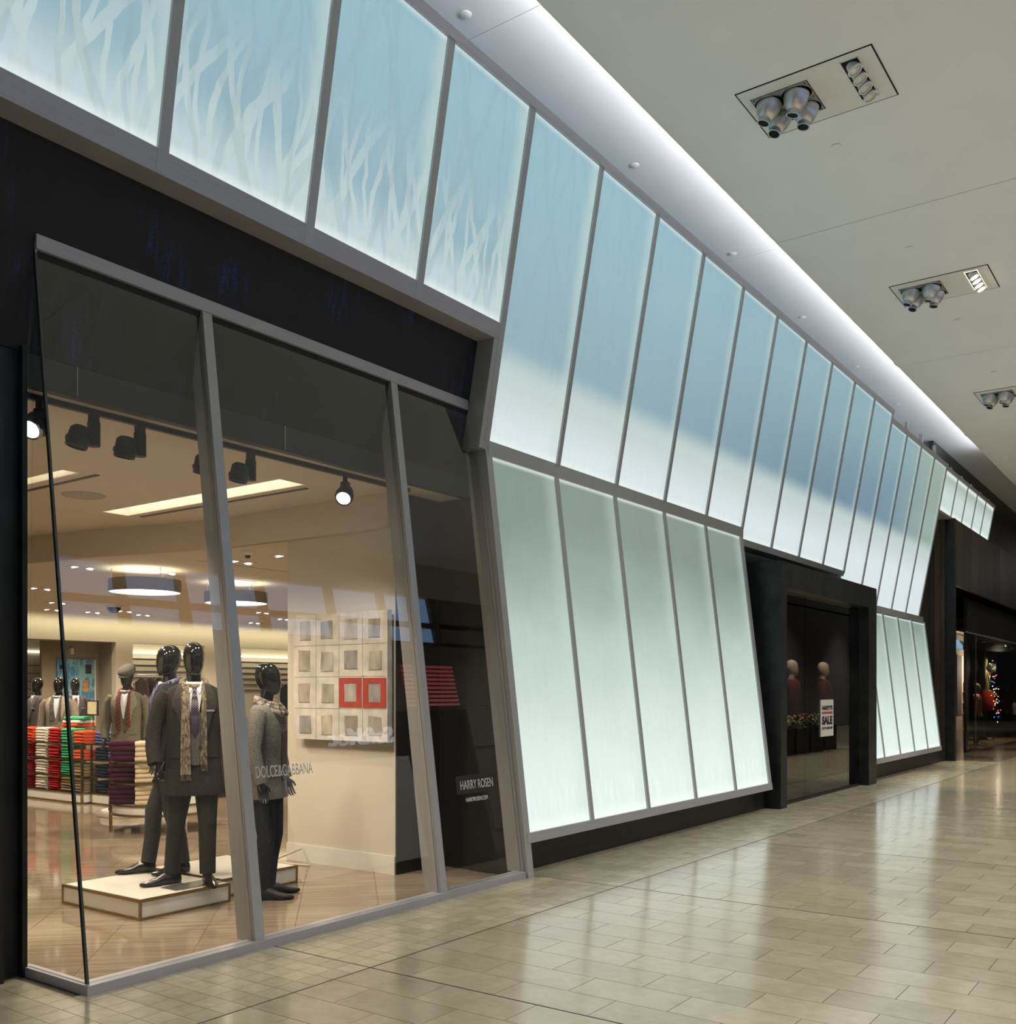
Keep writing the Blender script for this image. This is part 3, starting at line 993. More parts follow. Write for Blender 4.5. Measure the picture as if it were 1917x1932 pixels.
# slatted wall at the left end of the recess
MB().box(9.0, 10.75, 19.36, 19.40, 0, 2.63).build('slat_wall', M_CREAM, wbk)
for k in range(7):
    MB().box(9.0, 10.75, 19.34, 19.36, 2.15 - .16 * k, 2.165 - .16 * k).build('slat_groove', mat('groove_brown', (.10, .075, .05), .6), wbk)
MB().box(9.0, 10.75, 19.33, 19.36, 2.42, 2.45).build('recess_light', emis('recess_glow', (1, .92, .62), 4.5), wbk)
wr = MB().box(17.9, 18.0, 7.3, 18.2, 0, 3.12).build('wall_shop_right', M_CREAM); tag(wr, 'cream right wall of the shop', kind='structure')
wl2 = MB().box(2.55, 2.6, 5.7, 18.2, 0, 3.45).build('wall_shop_left', M_CREAM); tag(wl2, 'cream left wall of the shop', kind='structure')
wc = MB().box(7.6, 18, 7.3, 7.4, 0, 3.12).build('wall_shop_front', M_CREAM); tag(wc, 'cream inner wall behind the lit panels', kind='structure')
# column
colm = thing('column', 'broad cream shop column with black side facing the mall', 'column', (7.1, 6.7, 0))
MB().box(6.60, 7.62, 5.985, 7.40, 0, 3.43).build('shaft', M_CREAM, colm)
MB().box(6.602, 7.72, 5.965, 5.985, 0, 3.43).build('black_panel', M_BLKM, colm)
MB().box(6.585, 6.60, 5.985, 7.40, 0, .165).build('baseboard', M_WHITE, colm)
MB().prism([(7.19, yL(0) + .2, 0), (7.19, yL(3.43) + .2, 3.43), (7.19, 5.97, 3.43), (7.19, 5.97, 0)], (.06, 0, 0)).build('side_panel', M_BLKM, colm)

# ------------------------------------------------------------------ DARK DOORWAY (second shopfront)
por = thing('shop_portal', 'black steel portal framing a smoked glass display window', 'shop front', (15.7, 5.0, 0))
MB().box(13.36, 13.60, 4.93, 5.75, 0, 3.46).build('jamb', M_DARKG, por)
MB().box(17.62, 18.10, 4.93, 5.75, 0, 3.46).build('jamb', M_DARKG, por)
MB().box(13.60, 17.62, 4.93, 5.75, 3.10, 3.46).build('header', M_DARKG, por)
for a, b_ in ((13.60, 14.835), (14.845, 16.985), (16.995, 17.62)):
    MB().box(a, b_, 5.10, 5.112, .03, 3.10).build('glass_pane', M_SMOKE, por)
MB().box(13.60, 17.62, 5.06, 5.16, 0, .03).build('sill', M_DARK, por)
MB().box(13.3, 17.7, 7.0, 7.1, 0, 3.4).build('display_back', mat('dark_brown_panel', (.060, .042, .030), .7, vary=.12, scale=2), por)
MB().box(13.3, 13.36, 5.75, 7.0, 0, 3.4).build('display_side', M_BLKM, por)
MB().box(17.64, 17.7, 5.75, 7.0, 0, 3.4).build('display_side', M_BLKM, por)
MB().box(13.3, 17.7, 5.75, 7.0, 3.3, 3.4).build('display_ceiling', M_BLKM, por)
MB().box(13.61, 17.61, 5.17, 7.0, 0, .26).build('display_floor', M_BLKM, por)
for px_ in (14.7, 16.2):
    lamp('portal_spot', 'SPOT', (px_ + .1, 5.16, 2.98), 85, (1, .9, .75), rot=(math.radians(14), math.radians(-30), 0), spot_size=1.1, spot_blend=.7, shadow_soft_size=.05)
sign = thing('sale_sign', 'white sale sign on the smoked glass of the dark portal', 'sign', (15.845, 5.08, .91))
MB().box(15.53, 16.16, 5.085, 5.095, .92, 1.505).build('board', mat('white_card', (.66, .64, .60), .7, vary=.02), sign)
M_INK = mat('black_ink', (.012, .012, .012), .7); M_RED = mat('red_ink', (.45, .03, .03), .7)
def sign_text(t, z, h, w, m):
    text_obj('lettering', t, .1, Matrix.Translation((15.845, 5.083, z)) @ Matrix.Rotation(PI / 2, 4, 'X'), m, sign, width=w, height=h, bold=.006, extrude=.001)
sign_text("HARRY'S", 1.375, .075, .52, M_INK)
sign_text('SUITS&MORE', 1.295, .04, .52, M_RED)
sign_text('SALE', 1.175, .14, .52, M_INK)
sign_text('UP TO 40% OFF', 1.05, .04, .52, M_INK)

# ------------------------------------------------------------------ FAR DARK BOARDED FRONT
far = thing('boarded_shop_front', 'dark bronze boarded shop front at the far end of the corridor', 'shop front', (25, 5.1, 0))
M_BR = [mat('bronze_board_%d' % k, c, .42, .35, vary=.25, scale=2, stretch=(1, 1, .3)) for k, c in enumerate([(.075, .062, .052), (.115, .088, .068), (.055, .050, .046)])]
by = [5.19, 5.30, 5.42, 5.55, 5.68, 5.82, 5.96]
for k, (a, b_) in enumerate(zip(by[:-1], by[1:])):
    MB().box(24.74, 24.80, a + .003, b_ - .003, 0, 5.66).build('board', M_BR[k % 3], far)
MB().box(24.80, 24.98, 4.99, 5.19, 0, 5.68).build('pier', M_DARKG, far)
MB().box(24.86, 25.1, 5.19, 6.4, 0, 5.68).build('pier_return', M_BLKM, far)
bx_ = [24.80, 25.79, 26.87, 27.81, 28.82, 29.82, 30.79, 31.74, 32.74, 33.7, 34.7, 35.7, 36.8, 38, 40, 43, 47, 52, 59]
for k, (a, b_) in enumerate(zip(bx_[:-1], bx_[1:])):
    MB().box(a + .006, b_ - .006, 5.0, 5.08, 4.13, 5.68).build('board', M_BR[(k * 2 + (k > 3)) % 3], far)
MB().box(25.0, 60, 5.08, 9.0, 4.13, 4.2).build('soffit', mat('flat_black_soffit', (.006, .005, .0045), 1.0, spec=0.0), far)
MB().box(25.0, 60, 5.5, 5.6, 5.6, 7.6).build('upper_wall', M_DARK, far)
MB().box(26.0, 60, 8.9, 9.0, 0, 4.2).build('inner_wall', mat('deep_brown_wall', (.02, .012, .009), .6), far)
fflo = MB().box(25.1, 60, 4.105, 9.0, -.05, -.001).build('floor_far', mat('brown_vein_floor', (.22, .17, .10), .15, vary=.25, scale=4, stretch=(.3, 4, 1)))
tag(fflo, 'brown polished floor inside the far shop', kind='structure')
wend = MB().box(59, 60, -4, 9, 0, 7.4).build('wall_end', M_DARK); tag(wend, 'dark end wall of the corridor', kind='structure')
wstart = MB().box(-12.2, -12, -4, 7.5, 0, 7.7).build('wall_start', mat('warm_grey_wall', (.35, .33, .30), .7)); tag(wstart, 'grey wall behind the viewer', kind='structure')

# ------------------------------------------------------------------ CEILING FIXTURES OF THE MALL
M_PLATE = mat('fixture_white', (.80, .80, .78), .6, vary=.02)
M_ALU = mat('spun_aluminium', (.60, .60, .61), .34, .7, vary=.06, scale=8)
M_HOLE = mat('deep_black', (.004, .004, .004), .9)
M_GALV = mat('galvanised_plate', (.36, .36, .35), .5, .5, vary=.15, scale=15)
M_LENS = mat('lamp_lens', (.45, .45, .38), .15, .4, emit=(1, .95, .8), estr=.08)
M_LENS_ON = emis('lamp_lens_lit', (1, .90, .68), 9.0, False)


def ceiling_fixture(x, y, label, lit):
    """flush panel with four air nozzles and a box of four lamps; local origin at its corner"""
    z = 7.2
    t = thing('ceiling_fixture', label, 'ceiling fixture', (x, y, z), group='ceiling fixtures with nozzles')
    w, h = .885, 1.245
    # recessed reveal + white panel with cut-outs drawn as four strips
    MB().box(x, x + w, y, y + h, z - .005, z + .05).build('reveal', M_HOLE, t)
    px0, px1, py0, py1 = x + .16, x + .71, y + .62, y + 1.16      # nozzle plate
    lx0, lx1, ly0, ly1 = x + .09, x + .77, y + .145, y + .305      # lamp box
    p = MB()
    g_ = .012
    for (a, b_, c_, d_) in ((x + g_, x + w - g_, y + g_, ly0), (x + g_, lx0, ly0, ly1), (lx1, x + w - g_, ly0, ly1), (x + g_, x + w - g_, ly1, py0),
                            (x + g_, px0, py0, py1), (px1, x + w - g_, py0, py1), (x + g_, x + w - g_, py1, y + h - g_)):
        p.box(a, b_, c_, d_, z - .0065, z - .003)
    p.build('panel', M_PLATE, t)
    pl = MB().box(px0 + .008, px1 - .008, py0 + .008, py1 - .008, z - .010, z - .003).build('nozzle_plate', M_GALV, t)
    for i in range(5):
        for (sx_, sy_) in ((px0 + .03 + .122 * i, py0 + .03), (px0 + .03 + .122 * i, py1 - .03)):
            MB().lathe([(0, z - .014), (.008, z - .014), (.008, z - .010)], 8, Matrix.Translation((sx_, sy_, 0))).build('screw', M_HOLE, pl)
    k = 0
    for i in range(2):
        for j in range(2):
            cx, cy_ = px0 + .14 + .27 * i, py0 + .14 + .26 * j
            k += 1
            tilt = (.22, .30, .18, .35)[k - 1]
            aim = Matrix.Translation((cx, cy_, z - .012)) @ Matrix.Rotation(tilt, 4, Vector((1, -.6 + .5 * k, 0)).normalized())
            base = MB().lathe([(.135, -.012), (.135, 0.0), (.10, 0.0)], 24, Matrix.Translation((cx, cy_, z - .010))).build('nozzle_flange', M_ALU, t, smooth=True)
            nz = MB().lathe([(.118, .0), (.116, -.03), (.108, -.07), (.09, -.115), (.065, -.145), (.056, -.15), (.056, -.175), (.062, -.185), (.062, -.195), (.052, -.195)], 24, aim)
            no = nz.build('air_nozzle', M_ALU, t, smooth=True)
            MB().lathe([(0, -.188), (.053, -.188)], 20, aim).build('nozzle_mouth', M_HOLE, no)
    bx = MB()
    bx.box(lx0, lx1, ly0, ly0 + .006, z - .012, z + .10); bx.box(lx0, lx1, ly1 - .006, ly1, z - .012, z + .10)
    bx.box(lx0, lx0 + .006, ly0, ly1, z - .012, z + .10); bx.box(lx1 - .006, lx1, ly0, ly1, z - .012, z + .10)
    bx.box(lx0, lx1, ly0, ly1, z + .0, z + .012)
    bx.build('lamp_box', M_PLATE if not lit else mat('lamp_box_painted_glow', (.85, .82, .75), .4, emit=(1, .88, .66), estr=1.3), t)  # lit box walls emit, standing in for lamplight falling on them
    for i in range(4):
        cx, cy_ = lx0 + .10 + .16 * i, (ly0 + ly1) / 2
        aim = Matrix.Translation((cx, cy_, z)) @ Matrix.Rotation(-.45, 4, 'X')
        lp = MB().lathe([(.052, .0), (.055, -.05), (.066, -.06), (.066, -.072), (.054, -.072)], 20, aim).build('lamp', M_PLATE, t, smooth=True)
        MB().lathe([(0, -.085), (.03, -.080), (.05, -.070), (.055, -.060)], 16, aim).build('lens', M_LENS_ON if lit else M_LENS, lp, smooth=True)
    return t


ceiling_fixture(8.70, 2.41, 'nearest ceiling fixture with four silver air nozzles and unlit lamps', False)
ceiling_fixture(14.08, 2.43, 'middle ceiling fixture with four silver air nozzles and glowing lamps', True)
ceiling_fixture(20.01, 2.455, 'farthest ceiling fixture with four silver air nozzles cut by frame edge', False)
cap = None
for (x, y, z, lab) in [(10.13, 3.16, 7.2, 'white round sprinkler cap on ceiling below the nearest nozzle fixture'),
                       (13.0, 3.14, 7.2, 'white round sprinkler cap on ceiling left of the glowing fixture'),
                       (15.93, 3.16, 7.2, 'white round sprinkler cap on ceiling below the glowing fixture'),
                       (18.92, 3.17, 7.2, 'white round sprinkler cap on ceiling above the farthest nozzle fixture'),
                       (6.86, 5.39, 7.62, 'nearest sprinkler cap on cove strip above lit panels'),
                       (9.95, 5.38, 7.62, 'second nearest sprinkler cap on cove strip above lit panels'),
                       (12.75, 5.38, 7.62, 'third sprinkler cap on cove strip above lit panels'),
                       (15.57, 5.39, 7.62, 'fourth sprinkler cap on cove strip above lit panels'),
                       (18.53, 5.41, 7.62, 'fifth sprinkler cap on cove strip above lit panels'),
                       (21.46, 5.44, 7.62, 'farthest sprinkler cap on cove strip above lit panels')]:
    if cap is None:
        mb = MB().lathe([(0, -.010), (.050, -.010), (.054, -.008), (.054, -.004), (.044, -.004), (.044, 0)], 20)
        cap = mb.build('sprinkler_cap', M_CEIL, smooth=True)
        o_ = cap
    else:
        o_ = cap.copy(); COL.objects.link(o_)
    o_.location = (x, y, z)
    tag(o_, lab, 'sprinkler', 'ceiling sprinkler caps')

# ------------------------------------------------------------------ TRACK LIGHTS
trk = MB().box(3.05, 6.55, 5.765, 5.80, 3.395, 3.43).build('light_track', M_BLKM)
tag(trk, 'black ceiling track running above the mannequins', 'light track')
M_BULB = emis('spot_bulb', (1, .93, .8), 30.0, False)


def track_light(x, label, lit, yaw=0.0, pitch=.25):
    t = thing('track_light', label, 'track light', (x, 5.782, 3.395), yaw, group='track spotlights')
    MB().box(-.03, .03, -.018, .018, -.05, 0).build('adaptor', M_BLKM, t, world=False)
    mb = MB(); mb.lathe([(0, -.20), (.036, -.20), (.04, -.195), (.04, -.05), (.036, -.045), (0, -.045)], 14)
    mb.build('driver_box', M_BLKM, t, True, world=False)
    aim = Matrix.Translation((-.115, 0, -.17)) @ Matrix.Rotation(pitch, 4, 'Y') @ Matrix.Rotation(.15, 4, 'X')
    hd = MB().lathe([(0, .075), (.04, .075), (.062, .055), (.066, .0), (.074, -.005), (.074, -.03), (.068, -.032), (.066, -.06), (.055, -.06)], 22, aim).build('lamp_head', M_BLKM, t, True, world=False)
    MB().lathe([(0, -.045), (.056, -.052)], 18, aim).build('lens', M_BULB if lit else M_HOLE, hd, world=False)
    MB().tube([(-.05, 0, -.15), (-.03, 0, -.15)], .015, 8).build('swivel', M_BLKM, t, world=False)
    return t


track_light(3.20, 'leftmost black track spotlight, glowing beside the glass corner', True, .75, .85)
track_light(3.55, 'second black track spotlight from the glass corner', False, .15, .2)
track_light(3.88, 'third black track spotlight from the glass corner', False, .1, .05)
track_light(4.48, 'black track spotlight half hidden behind the near steel fin', False, .2, 0)
track_light(4.80, 'black track spotlight just right of the near steel fin', False, .1, .1)
track_light(5.77, 'rightmost black track spotlight, glowing in the middle bay', True, .75, .85)
for x in (3.15, 3.9, 4.75, 5.66):
    lamp('track_beam', 'SPOT', (x, 5.74, 3.15), 105, WARM, rot=(math.radians(24), 0, math.radians(-12)), spot_size=1.9, spot_blend=.6, shadow_soft_size=.05)

# ------------------------------------------------------------------ SHOP CEILING ITEMS
M_DRUM = mat('grey_drum_fabric', (.30, .29, .27), .7, vary=.05)
def at(px, py, t):
    u = (px - 958.5) / 1864; v = (1303 - py) / 1864
    return ((cA + u * sA) * t, (sA - u * cA) * t, 1.65 + v * t)
for (x, y, lab) in ((7.17, 10.58, 'drum pendant lamp with grey band left of the near steel fin'), (8.80, 10.90, 'drum pendant lamp with grey band right of the near steel fin')):
    t = thing('drum_pendant', lab, 'pendant lamp', (x, y, 2.84), group='drum pendants')
    MB().lathe([(.42, 0), (.42, .15), (.41, .15), (.41, 0)], 40, Matrix.Translation((x, y, 2.84)), cap=False).build('drum_band', M_DRUM, t, True)
    MB().lathe([(0, .006), (.412, .006)], 40, Matrix.Translation((x, y, 2.84))).build('diffuser', emis('drum_diffuser', (1, .95, .82), 3.2), t)
    MB().lathe([(0, .14), (.40, .14)], 40, Matrix.Translation((x, y, 2.84))).build('uplight', emis('drum_uplight', (1, .93, .70), 3.0), t)
    for k in range(3):
        a = 2 * PI * k / 3 + .4
        MB().tube([(x + .38 * math.cos(a), y + .38 * math.sin(a), 2.98), (x + .38 * math.cos(a), y + .38 * math.sin(a), 3.12)], .004, 6).build('suspension_rod', M_DRUM, t)
M_DLON = emis('downlight_glow', (1, .95, .84), 6.0, False)
dlp = None
for i, (x, y) in enumerate([(6.60, 10.99), (7.49, 10.63), (7.61, 13.74), (7.38, 9.05), (8.68, 10.60), (9.01, 15.75), (9.72, 17.17), (10.49, 17.12), (10.70, 16.42),
                            (11.43, 16.93), (7.38, 8.30), (14.18, 16.96), (13.79, 15.59), (12.4, 14.6)]):
    if dlp is None:
        t = thing('recessed_downlight', '', 'downlight', (0, 0, 0), group='recessed shop downlights')
        MB().box(-.17, .17, -.07, .07, -.006, .0).build('trim_plate', mat('downlight_trim', (.55, .5, .42), .5), t, world=False)
        for s_ in (-1, 1):
            a = MB().lathe([(0, -.012), (.045, -.010), (.05, -.006)], 12, Matrix.Translation((.085 * s_, 0, 0)) @ Matrix.Rotation(.3 * s_, 4, 'Y'))
            a.build('lamp', M_DLON, t, world=False)
        dlp = t
    else:
        t = copy_tree(dlp)
    t.location = (x, y, 3.12)
    t['px'] = project(x, y, 3.12)[0]
ORD = ['first', 'second', 'third', 'fourth', 'fifth', 'sixth', 'seventh', 'eighth', 'ninth', 'tenth', 'eleventh', 'twelfth', 'thirteenth', 'fourteenth']
for k, o_ in enumerate(sorted([o for o in COL.objects if o.get('px') is not None], key=lambda o: o['px'])):
    o_['label'] = '%s small twin recessed downlight from the left in tan shop ceiling' % ORD[k]
    del o_['px']
t = thing('dome_camera', 'small white dome camera on shop ceiling right of the near fin', 'camera', (6.86, 8.31, 3.12))
MB().lathe([(.075, 0), (.075, -.012), (.05, -.04), (.03, -.045)], 20, Matrix.Translation((6.86, 8.31, 3.12))).build('housing', M_PLATE, t, True)
MB().lathe([(.032, -.04), (.03, -.06), (.018, -.075), (0, -.078)], 14, Matrix.Translation((6.86, 8.31, 3.12))).build('lens_dome', M_GLOSSBLK, t, True)
t = thing('dome_camera', 'dark dome camera on the shop ceiling above the capped mannequin', 'camera', (9.92, 15.54, 3.12))
MB().lathe([(.15, 0), (.15, -.02), (.13, -.03)], 20, Matrix.Translation((9.92, 15.54, 3.12))).build('housing', M_PLATE, t, True)
MB().lathe([(.125, -.02), (.11, -.07), (.06, -.12), (0, -.13)], 16, Matrix.Translation((9.92, 15.54, 3.12))).build('lens_dome', M_GLOSSBLK, t, True)
o_ = MB().lathe([(.0, -.012), (.17, -.012), (.19, -.004), (.19, 0)], 28, Matrix.Translation((5.05, 8.39, 3.43))).build('ceiling_speaker', mat('speaker_grille', (.42, .36, .30), .8, vary=.2, scale=80), smooth=True)
tag(o_, 'round speaker grille in the shop ceiling left of the light slot', 'speaker')
o_ = MB().lathe([(.0, -.02), (.05, -.02), (.055, -.005), (.055, 0)], 18, Matrix.Translation((4.55, 10.1, 3.43))).build('smoke_detector', M_PLATE, smooth=True)
tag(o_, 'small smoke detector on shop ceiling near the glass corner', 'detector')

# ------------------------------------------------------------------ MANNEQUINS
def superellipse(a, b, cx, cy, z, n=28, p=2.35):
    out = []
    for k in range(n):
        th = 2 * PI * k / n
        c_, s_ = math.cos(th), math.sin(th)
        out.append((cx + a * math.copysign(abs(c_) ** (2 / p), c_), cy + b * math.copysign(abs(s_) ** (2 / p), s_), z))
    return out


def interp(tbl, z):
    tbl = sorted(tbl)
    if z <= tbl[0][0]: return tbl[0][1:]
    if z >= tbl[-1][0]: return tbl[-1][1:]
    for p, q in zip(tbl[:-1], tbl[1:]):
        if p[0] <= z <= q[0]:
            f = (z - p[0]) / (q[0] - p[0])
            return tuple(p[i] + f * (q[i] - p[i]) for i in range(1, len(p)))


JACKET = [(1.565, .085, .075, .0), (1.545, .125, .085, .0), (1.515, .185, .10, .0), (1.46, .212, .118, -.004), (1.38, .208, .13, -.008), (1.25, .200, .132, -.010),
          (1.12, .188, .126, -.008), (1.0, .196, .130, -.004), (.90, .206, .136, 0)]


def head_mesh(mb, z0=0.0, face=False):
    rings = []
    prof = [(1.615, .030, .032, -.034), (1.622, .044, .052, -.036), (1.645, .058, .072, -.028), (1.675, .068, .086, -.020), (1.71, .076, .097, -.012), (1.75, .080, .102, -.006),
            (1.79, .079, .100, -.003), (1.825, .071, .090, .0), (1.852, .055, .070, .004), (1.868, .034, .044, .006), (1.875, .012, .016, .007)]
    for z, a, b, cy in prof:
        r = []
        for (x, y, zz) in superellipse(a, b, 0, cy, z + z0, 26, 2.1):
            if face and y < cy - b * .75:
                w = max(0, 1 - abs(x) / .026)
                if 1.68 < z < 1.74: y -= .030 * w
                if 1.735 < z < 1.80: y += .010 * max(0, 1 - abs(abs(x) - .033) / .02)
                if 1.63 < z < 1.66: y -= .004 * max(0, 1 - abs(x) / .03)
            r.append((x, y, zz))
        rings.append(r)
    mb.loft(rings)
    mb.tube([(0, .012, 1.50 + z0), (0, .006, 1.58 + z0), (0, -.004, 1.66 + z0)], [.062, .054, .056], 16)


def hand_mesh(mb, wrist, d, side):
    """palm with four fingers and thumb hanging along direction d"""
    w = Vector(wrist); d = Vector(d).normalized()
    fwd = Vector((0, -1, 0)); fwd = (fwd - d * fwd.dot(d)).normalized()
    out = d.cross(fwd) * side
    rings = []
    for t_, hw, th in ((0, .026, .022), (.03, .033, .022), (.06, .040, .019), (.088, .040, .015)):
        c_ = w + d * t_
        rings.append([c_ + fwd * (hw * math.cos(2 * PI * k / 12)) + out * (th * math.sin(2 * PI * k / 12)) for k in range(12)])
    mb.loft(rings)
    for i, (o, ln) in enumerate(((.030, .075), (.010, .084), (-.011, .078), (-.030, .060))):
        b = w + d * .082 + fwd * o
        c1 = b + d * ln * .45 - out * .004
        c2 = b + d * ln * .78 - out * .016
        c3 = b + d * ln * .98 - out * .032
        mb.tube([b, c1, c2, c3], [.0095, .009, .008, .0055], 8)
    b = w + d * .03 + fwd * .026
    mb.tube([b, b + d * .03 + fwd * .026, b + d * .062 + fwd * .032 - out * .01], [.012, .0105, .007], 8)


def shoe_mesh(mb, ankle, yaw, boot=False):
    M = Matrix.Translation((ankle[0], ankle[1], 0)) @ Matrix.Rotation(yaw, 4, 'Z')
    rings = []
    for y, hw, h, zb in ((.072, .016, .05, .004), (.065, .032, .085, 0), (.03, .038, .098, 0), (-.02, .038, .10, 0), (-.07, .040, .085, .004), (-.12, .047, .062, 0), (-.17, .046, .048, 0), (-.215, .034, .036, .003), (-.245, .012, .022, .008)):
        ring = []
        for k in range(12):
            th = 2 * PI * k / 12
            s_ = math.sin(th)
            ring.append(M @ Vector((hw * math.cos(th), y, zb + h * .5 + h * .5 * (s_ if s_ > -.6 else -1.0))))
        rings.append(ring)
    mb.loft(rings)
    if boot:
        mb.tube([M @ Vector((0, .02, .06)), M @ Vector((0, .025, .14)), M @ Vector((0, .03, .23))], [.05, .052, .058], 14)


def strip_patch(mb, tbl, strip, off, th=.008, n=8, p=2.35):
    """cloth strip that lies on the front of the jacket; strip = [(z, x_left, x_right)]"""
    def yf(x, z):
        a, b, cy = interp(tbl, z)
        q = min(.985, abs(x) / a)
        return cy - b * (1 - q ** p) ** (1 / p)
    rings = []
    for z, xl, xr in strip:
        f = [(xl + (xr - xl) * i / n, yf(xl + (xr - xl) * i / n, z) - off, z) for i in range(n + 1)]
        bk = [(q[0], q[1] + th, q[2]) for q in reversed(f)]
        rings.append(f + bk)
    mb.loft(rings)


M_WOOL = {}
def wool(name, c, vary=.35, scale=90, rough=.95):
    return mat('wool_' + name, c, rough, 0, .15, vary=vary, scale=scale, bump=.15)


def mannequin(label, loc, yaw, coat, hem=.88, pants=(.012, .012, .014), skin=None, arms=None, feet=None, scarf=None, tie=None, shirt=True,
              vest=None, cap=None, shoes=True, boot=False, face=False, group='shop mannequins', headyaw=0.0, coat_open=False, legs=True, flare=.012, cat='mannequin', buttons=True, scarf_long=.92, lapel=None, cowl=None, sleeve=None):
    skin = skin or M_GLOSSBLK
    t = thing('mannequin', label, cat, loc, yaw, group=group)
    cm = wool(*coat)
    lm = wool(coat[0] + '_lapel', tuple(min(1, c * 1.5) for c in coat[1])) if lapel is None else wool(*lapel)
    mb = MB(); head_mesh(mb, face=face)
    if headyaw:
        R_ = Matrix.Rotation(headyaw, 4, 'Z')
        mb.v = [tuple(R_ @ Vector(v)) if v[2] > 1.6 else v for v in mb.v]
    mb.build('head', skin, t, True, world=False)
    tbl = [r for r in JACKET if r[0] >= hem]
    if hem < .9:
        tbl = tbl + [(hem + .02, .206 + flare, .136 + flare, 0), (hem, .206 + flare, .136 + flare, 0)]
    zs = sorted({r[0] for r in tbl} | {hem + (1.5 - hem) * k / 12 for k in range(13)}, reverse=True)
    rings = []
    for z in zs:
        a, b, cy = interp(tbl, z)
        ring = superellipse(a, b, 0, cy, z, 36)
        w = .004 * (1 if z < 1.3 else .3)
        ring = [(x + w * math.sin(9 * math.atan2(y, x) + z * 7), y + w * math.cos(7 * math.atan2(y, x) + z * 5), zz) for x, y, zz in ring]
        rings.append(ring)
    mb = MB(); mb.loft(rings); mb.build('coat', cm, t, True, world=False)
    top = tbl
    if shirt:
        mb = MB(); strip_patch(mb, top, [(1.565, -.062, .062), (1.52, -.062, .062), (1.42, -.045, .045), (1.30, -.026, .026), (1.19, -.004, .004)], .006)
        mb.build('shirt', mat('white_shirt', (.70, .72, .76), .7, vary=.03), t, True, world=False)
        for s_ in (-1, 1):
            cb = MB(); cb.prism([(0, -.088, 1.525), (.058 * s_, -.070, 1.575), (.064 * s_, -.085, 1.53), (.04 * s_, -.125, 1.475)], (0, -.006, .002))
            cb.build('collar', mat('white_shirt', (.7, .72, .76)), t, world=False)
    if vest:
        mb = MB(); strip_patch(mb, top, [(1.33, -.05, .05), (1.2, -.045, .05), (1.05, -.05, .055), (.98, -.055, .06), (.93, -.02, .03)], .009)
        mb.build('vest', wool(*vest), t, True, world=False)
    if tie:
        mb = MB(); strip_patch(mb, top, [(1.525, -.018, .018), (1.49, -.014, .014), (1.42, -.024, .024), (1.3, -.03, .03), (1.2, -.032, .032), (1.14, -.004, .004)], .016, n=4)
        mb.build('tie', tie, t, True, world=False)
    if shirt or cowl is None:
        for s_ in (-1, 1):
            st = [(1.565, .055, .10), (1.50, .06, .125), (1.43, .052, .135), (1.38, .045, .13), (1.30, .03, .085), (1.17, .002, .02)]
            if scarf:
                st = [(1.555, .075, .105), (1.50, .085, .135), (1.43, .088, .165), (1.37, .088, .168), (1.32, .085, .130), (1.15, .07, .085), (1.06, .03, .04)]
            mb = MB(); strip_patch(mb, top, [(z, min(s_ * a, s_ * b), max(s_ * a, s_ * b)) for z, a, b in st], .020, .014)
            mb.build('lapel', lm, t, True, world=False)
    if tie:
        mb = MB(); strip_patch(mb, top, [(1.352, .085, .145), (1.338, .085, .145)], .024, .008)
        mb.build('pocket_square', mat('lilac_pocket_square', (.30, .26, .42), .7), t, world=False)
    if buttons:
        for zb in (1.12, 1.02):
            mb = MB(); mb.lathe([(0, -.004), (.011, -.004), (.012, 0)], 10, Matrix.Translation((.022, interp(tbl, zb)[2] - interp(tbl, zb)[1] - .003, zb)) @ Matrix.Rotation(-PI / 2, 4, 'X') @ Matrix.Rotation(PI, 4, 'X'))
            mb.build('button', M_GLOSSBLK, t, world=False)
        for s_ in (-1, 1):
            mb = MB(); strip_patch(mb, tbl, [(1.03, s_ * .115 - .055, s_ * .115 + .055), (.985, s_ * .115 - .055, s_ * .115 + .055)], .006)
            mb.build('pocket_flap', cm, t, world=False)
    if scarf:
        mb = MB()
        ring = [(.085 * math.cos(a) * (1.0), .075 * math.sin(a) - .005, 1.575 - .03 * math.sin(a) * (-1) - .02) for a in [2 * PI * k / 16 for k in range(17)]]
        mb.tube(ring, .028, 10)
        for s_, zl in ((-1, scarf_long), (1, scarf_long + .07)):
            w1, w0 = (.098, .040) if s_ < 0 else (.085, .052)
            st = [(1.55, s_ * (w1 - .006), s_ * w0), (1.45, s_ * w1, s_ * w0), (1.3, s_ * w1, s_ * (w0 - .004)), (1.15, s_ * (w1 + .004), s_ * (w0 - .006)), (zl, s_ * (w1 + .006), s_ * (w0 - .012))]
            strip_patch(mb, tbl, [(z, min(a, b), max(a, b)) for z, a, b in st], .026, .016)
            for k in range(8):
                xx = s_ * (w0 - .008 + (w1 - w0 + .01) * k / 7)
                a, b, cy = interp(tbl, zl)
                mb.tube([(xx, cy - b - .015, zl + .005), (xx + .003, cy - b - .02, zl - .045)], .0025, 5)
        mb.build('scarf', scarf, t, True, world=False)
    if cowl:
        mb = MB()
        for rr, zz, yy in ((.10, 1.555, -.01), (.115, 1.53, -.02), (.12, 1.50, -.035)):
            mb.tube([(rr * math.cos(a), rr * .85 * math.sin(a) + yy, zz + .035 * math.sin(a)) for a in [2 * PI * k / 20 for k in range(21)]], .030, 10)
        mb.build('scarf', cowl, t, True, world=False)
    arms = arms or {}
